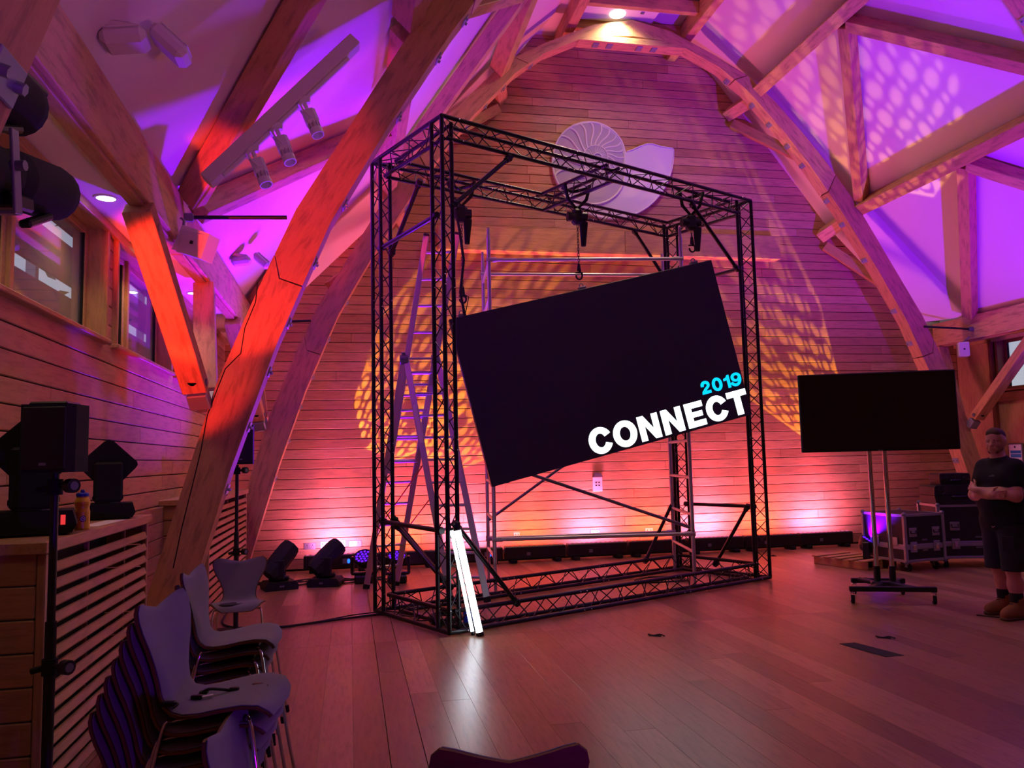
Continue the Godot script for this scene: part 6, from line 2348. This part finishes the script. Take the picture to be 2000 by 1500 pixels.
func people() -> void:
	var t := thing("person", "man standing with folded arms in black t-shirt, dark work shorts and tan boots", "person", Vector3(6.33, 0, -6.88), deg_to_rad(-88))
	var skin := mat(Color(0.78, 0.55, 0.46), 0.55)
	skin.subsurf_scatter_enabled = true
	skin.subsurf_scatter_strength = 0.1
	var cloth := mat(Color(0.05, 0.048, 0.056), 0.95)
	var denim := mat(Color(0.12, 0.12, 0.145), 0.95)
	var tan_leather := mat(Color(0.55, 0.36, 0.16), 0.7)
	var hair := mat(Color(0.30, 0.20, 0.13), 0.8)
	var lsh := Vector3(0.185, 1.445, -0.01)
	var rsh := Vector3(-0.185, 1.445, -0.01)
	var lel := Vector3(0.235, 1.18, 0.06)
	var rel := Vector3(-0.235, 1.175, 0.09)
	var lwr := Vector3(-0.07, 1.235, 0.235)
	var rwr := Vector3(0.08, 1.185, 0.2)
	var bones := [
		[Vector3(-0.085, 0.94, 0), Vector3(0.085, 0.94, 0), 0.13, 0.13],
		[Vector3(0, 0.98, 0.02), Vector3(0, 1.16, 0.03), 0.14, 0.135],
		[Vector3(-0.09, 1.15, 0.01), Vector3(0.09, 1.15, 0.01), 0.13, 0.13],
		[Vector3(-0.1, 1.34, 0.0), Vector3(0.1, 1.34, 0.0), 0.135, 0.135],
		[rsh + Vector3(0.02, 0, 0), Vector3(-0.03, 1.5, -0.01), 0.068, 0.06], [lsh - Vector3(0.02, 0, 0), Vector3(0.03, 1.5, -0.01), 0.068, 0.06],
		[Vector3(0, 1.48, -0.01), Vector3(0, 1.62, 0.015), 0.072, 0.064],
		[lsh, lel, 0.066, 0.05], [rsh, rel, 0.066, 0.05],
		[lel, lel.lerp(lwr, 0.35), 0.05, 0.05], [lel.lerp(lwr, 0.35), lwr, 0.05, 0.033],
		[rel, rel.lerp(rwr, 0.35), 0.05, 0.05], [rel.lerp(rwr, 0.35), rwr, 0.05, 0.033]]
	for s in [-1.0, 1.0]:
		var fx: float = 0.115 * s
		var fz := 0.05 if s > 0 else -0.03
		bones.append_array([[Vector3(0.095 * s, 0.9, 0.0), Vector3(0.11 * s, 0.5, 0.02 + fz * 0.5), 0.105, 0.066], [Vector3(0.11 * s, 0.5, 0.02 + fz * 0.5), Vector3(fx, 0.32, -0.02 + fz), 0.062, 0.063], [Vector3(fx, 0.32, -0.02 + fz), Vector3(fx, 0.1, -0.02 + fz), 0.061, 0.043], [Vector3(fx, 0.06, -0.03 + fz), Vector3(fx + 0.02 * s, 0.045, 0.12 + fz), 0.04, 0.035]])
	var mb := MB.new()
	flesh(mb, bones, 0.013, 0.05)
	# hands: palm, four fingers and a thumb each, closed on the other arm
	var hands := [
		# left hand lies on the right upper arm, fingers curling round it
		[lwr, (Vector3(-0.20, 1.29, 0.20) - lwr).normalized(), Vector3(0.1, 0.2, 1.0).normalized(), 1.0],
		# right hand tucked in front of the left elbow
		[rwr, (Vector3(0.23, 1.2, 0.17) - rwr).normalized(), Vector3(0.05, -0.1, 1.0).normalized(), -1.0]]
	for hnd in hands:
		var w: Vector3 = hnd[0]
		var d: Vector3 = hnd[1]
		var bk: Vector3 = (hnd[2] - d * hnd[2].dot(d)).normalized()
		var sd := d.cross(bk) * float(hnd[3])
		var hb := [[w, w + d * 0.03, 0.03, 0.03]]
		for i in 4:
			var o := sd * (0.03 - 0.02 * i)
			hb.append([w + d * 0.02 + o * 0.6, w + d * 0.085 + o, 0.017, 0.013])
		for i in 4:
			var o := sd * (0.031 - 0.0205 * i)
			var ln: float = [0.038, 0.044, 0.041, 0.032][i]
			var k0 := w + d * 0.088 + o
			var k1 := k0 + (d * 0.85 - bk * 0.45).normalized() * ln
			var k2 := k1 + (d * 0.35 - bk * 0.9).normalized() * ln * 0.75
			hb.append_array([[k0, k1, 0.0095, 0.009], [k1, k2, 0.009, 0.0078]])
		var th0 := w + d * 0.03 + sd * 0.03
		var th1 := th0 + (sd * 0.8 + d * 0.6).normalized() * 0.04
		hb.append_array([[w + d * 0.012 + sd * 0.015, th0, 0.02, 0.014], [th0, th1, 0.013, 0.0105], [th1, th1 + (d * 0.9 + sd * 0.35).normalized() * 0.032, 0.0105, 0.0085]])
		flesh(mb, hb, 0.0042, 0.008)
	# head, turned a little towards the camera
	var hy := Basis(Vector3.UP, deg_to_rad(26))
	var hc := Vector3(0, 1.70, 0.02)
	var hp := func(x: float, y: float, z: float) -> Vector3: return hc + hy * Vector3(x, y, z)
	var head := [
		[hp.call(0, 0.045, -0.03), hp.call(0, 0.05, 0.02), 0.083, 0.075], [hp.call(-0.02, 0.0, -0.02), hp.call(0.02, 0.0, -0.02), 0.074, 0.074],
		[hp.call(0, -0.03, 0.03), hp.call(0, -0.07, 0.052), 0.062, 0.043], [hp.call(-0.022, -0.085, 0.06), hp.call(0.022, -0.085, 0.06), 0.024, 0.024],
		[hp.call(-0.05, -0.055, 0.005), hp.call(0.05, -0.055, 0.005), 0.026, 0.026],
		[hp.call(-0.038, 0.022, 0.074), hp.call(0.038, 0.022, 0.074), 0.015, 0.015],
		[hp.call(-0.038, -0.022, 0.066), hp.call(0.038, -0.022, 0.066), 0.019, 0.019],
		[hp.call(0, 0.012, 0.088), hp.call(0, -0.026, 0.108), 0.0095, 0.0125], [hp.call(-0.011, -0.03, 0.097), hp.call(0.011, -0.03, 0.097), 0.009, 0.009],
		[hp.call(-0.02, -0.053, 0.088), hp.call(0.02, -0.053, 0.088), 0.0085, 0.0085], [hp.call(-0.016, -0.064, 0.086), hp.call(0.016, -0.064, 0.086), 0.0085, 0.0085],
		[hp.call(0, -0.06, -0.03), Vector3(0, 1.54, -0.005), 0.062, 0.066]]
	for s in [-1.0, 1.0]:
		head.append([hp.call(0.078 * s, 0.014, -0.012), hp.call(0.074 * s, -0.026, -0.004), 0.016, 0.011])
	flesh(mb, head, 0.0055, 0.016)
	put("body", mb, skin, t)
	# face details
	for s in [-1.0, 1.0]:
		mb = MB.new()
		mb.ball(hp.call(0.032 * s, 0.004, 0.0775), Vector3(0.0125, 0.0065, 0.006), 10, 6)
		put("eye", mb, M.paper, t)
		mb = MB.new()
		mb.ball(hp.call(0.032 * s - 0.001, 0.004, 0.0825), Vector3(0.0052, 0.0055, 0.003), 8, 5)
		put("iris", mb, M.black, t)
		mb = MB.new()
		mb.rod(hp.call(0.016 * s, 0.022, 0.092), hp.call(0.047 * s, 0.025, 0.081), 0.0042, 6)
		put("eyebrow", mb, hair, t)
	mb = MB.new()
	mb.rod(hp.call(-0.02, -0.0585, 0.0955), hp.call(0.02, -0.0585, 0.0955), 0.0026, 6)
	put("mouth", mb, mat(Color(0.45, 0.22, 0.2), 0.6), t)
	mb = MB.new()
	flesh(mb, [[hp.call(0, 0.062, -0.035), hp.call(0, 0.078, 0.015), 0.084, 0.07], [hp.call(0, 0.02, -0.06), hp.call(0, -0.02, -0.06), 0.066, 0.052], [hp.call(-0.03, 0.088, 0.05), hp.call(0.03, 0.09, 0.048), 0.03, 0.03], [hp.call(-0.07, 0.03, 0.0), hp.call(-0.07, 0.01, 0.005), 0.016, 0.012], [hp.call(0.07, 0.03, 0.0), hp.call(0.07, 0.01, 0.005), 0.016, 0.012]], 0.007, 0.02)
	put("hair", mb, hair, t)
	mb = MB.new()
	flesh(mb, [[hp.call(-0.03, -0.088, 0.062), hp.call(0.03, -0.088, 0.062), 0.0225, 0.0225], [hp.call(-0.055, -0.06, 0.02), hp.call(-0.03, -0.085, 0.055), 0.0235, 0.0225], [hp.call(0.055, -0.06, 0.02), hp.call(0.03, -0.085, 0.055), 0.0235, 0.0225]], 0.006, 0.012)
	put("beard", mb, mat(Color(0.52, 0.34, 0.27), 0.8), t)
	# t-shirt
	mb = MB.new()
	var g := 0.016
	flesh(mb, [
		[Vector3(-0.085, 0.93, 0), Vector3(0.085, 0.93, 0), 0.15, 0.15], [Vector3(0, 0.98, 0.025), Vector3(0, 1.16, 0.045), 0.16, 0.155], [Vector3(-0.1, 1.12, 0.01), Vector3(0.1, 1.12, 0.01), 0.15, 0.15],
		[Vector3(-0.105, 1.34, 0), Vector3(0.105, 1.34, 0), 0.135 + g, 0.135 + g], [rsh + Vector3(0.02, 0, 0), Vector3(-0.03, 1.49, -0.01), 0.07 + g, 0.064 + g], [lsh - Vector3(0.02, 0, 0), Vector3(0.03, 1.49, -0.01), 0.07 + g, 0.064 + g], [Vector3(0, 1.46, -0.01), Vector3(0, 1.52, 0.0), 0.088, 0.082],
		[lsh, lsh.lerp(lel, 0.55), 0.066 + g, 0.07], [rsh, rsh.lerp(rel, 0.55), 0.066 + g, 0.07]], 0.013, 0.05, [[Vector3(0, -1, 0), -0.83], [Vector3(0, 0.97, 0.25).normalized(), 1.512], [(lel - lsh).normalized(), (lel - lsh).normalized().dot(lsh.lerp(lel, 0.66))], [(rel - rsh).normalized(), (rel - rsh).normalized().dot(rsh.lerp(rel, 0.66))]] .slice(0, 2))
	put("t_shirt", mb, cloth, t)
	mb = MB.new()
	mb.box(Vector3(0.07, 1.37, 0.151), Vector3(0.07, 0.008, 0.004), 0.0, Basis(Vector3.UP, 0.3))
	mb.box(Vector3(0.07, 1.382, 0.149), Vector3(0.03, 0.005, 0.004), 0.0, Basis(Vector3.UP, 0.3))
	put("chest_print", mb, M.steel, t)
	# shorts
	mb = MB.new()
	var sb := [[Vector3(-0.085, 0.92, 0), Vector3(0.085, 0.92, 0), 0.145, 0.145]]
	for s in [-1.0, 1.0]:
		var fz := 0.05 if s > 0 else -0.03
		sb.append([Vector3(0.1 * s, 0.86, 0.0), Vector3(0.118 * s, 0.44, 0.015 + fz * 0.5), 0.125, 0.105])
		sb.append([Vector3(0.17 * s, 0.62, 0.0 + fz * 0.3), Vector3(0.175 * s, 0.56, 0.01 + fz * 0.3), 0.06, 0.06])
	flesh(mb, sb, 0.013, 0.03, [[Vector3(0, -1, 0), -0.455], [Vector3(0, 1, 0), 0.985]])
	put("shorts", mb, denim, t)
	mb = MB.new()
	mb.box(Vector3(0.15, 0.72, 0.1), Vector3(0.14, 0.17, 0.05), 0.02, Basis(Vector3.UP, 0.5))
	put("pocket", mb, denim, t)
	mb = MB.new()
	mb.tube(PackedVector3Array([Vector3(0.0, 0.9, 0.152), Vector3(0.03, 0.87, 0.156), Vector3(0.06, 0.89, 0.15)]), 0.006, 6)
	put("key_clip", mb, M.chrome, t)
	for s in [-1.0, 1.0]:
		var fx: float = 0.115 * s
		var fz := 0.05 if s > 0 else -0.03
		mb = MB.new()
		flesh(mb, [[Vector3(fx, 0.17, -0.02 + fz), Vector3(fx, 0.225, -0.02 + fz), 0.058, 0.062]], 0.009, 0.01)
		put("sock", mb, M.blackmatt, t)
		mb = MB.new()
		flesh(mb, [[Vector3(fx, 0.06, -0.045 + fz), Vector3(fx, 0.185, -0.025 + fz), 0.06, 0.062], [Vector3(fx, 0.06, -0.03 + fz), Vector3(fx + 0.022 * s, 0.055, 0.135 + fz), 0.058, 0.052], [Vector3(fx, 0.1, 0.0 + fz), Vector3(fx + 0.015 * s, 0.075, 0.1 + fz), 0.056, 0.048]], 0.009, 0.025, [[Vector3(0, -1, 0), -0.018], [Vector3(0, 1, -0.1).normalized(), 0.205]])
		var boot := put("boot", mb, tan_leather, t)
		mb = MB.new()
		flesh(mb, [[Vector3(fx, 0.03, -0.05 + fz), Vector3(fx + 0.024 * s, 0.03, 0.14 + fz), 0.062, 0.056]], 0.009, 0.01, [[Vector3(0, 1, 0), 0.026], [Vector3(0, -1, 0), 0.0]])
		put("sole", mb, mat(Color(0.38, 0.26, 0.14), 0.8), boot)
		mb = MB.new()
		for k in 4:
			var y := 0.125 + k * 0.018
			mb.rod(Vector3(fx - 0.022, y, 0.062 - k * 0.008 + fz), Vector3(fx + 0.026, y + 0.006, 0.062 - k * 0.008 + fz), 0.0035, 5)
		put("lace", mb, M.blackmatt, boot)
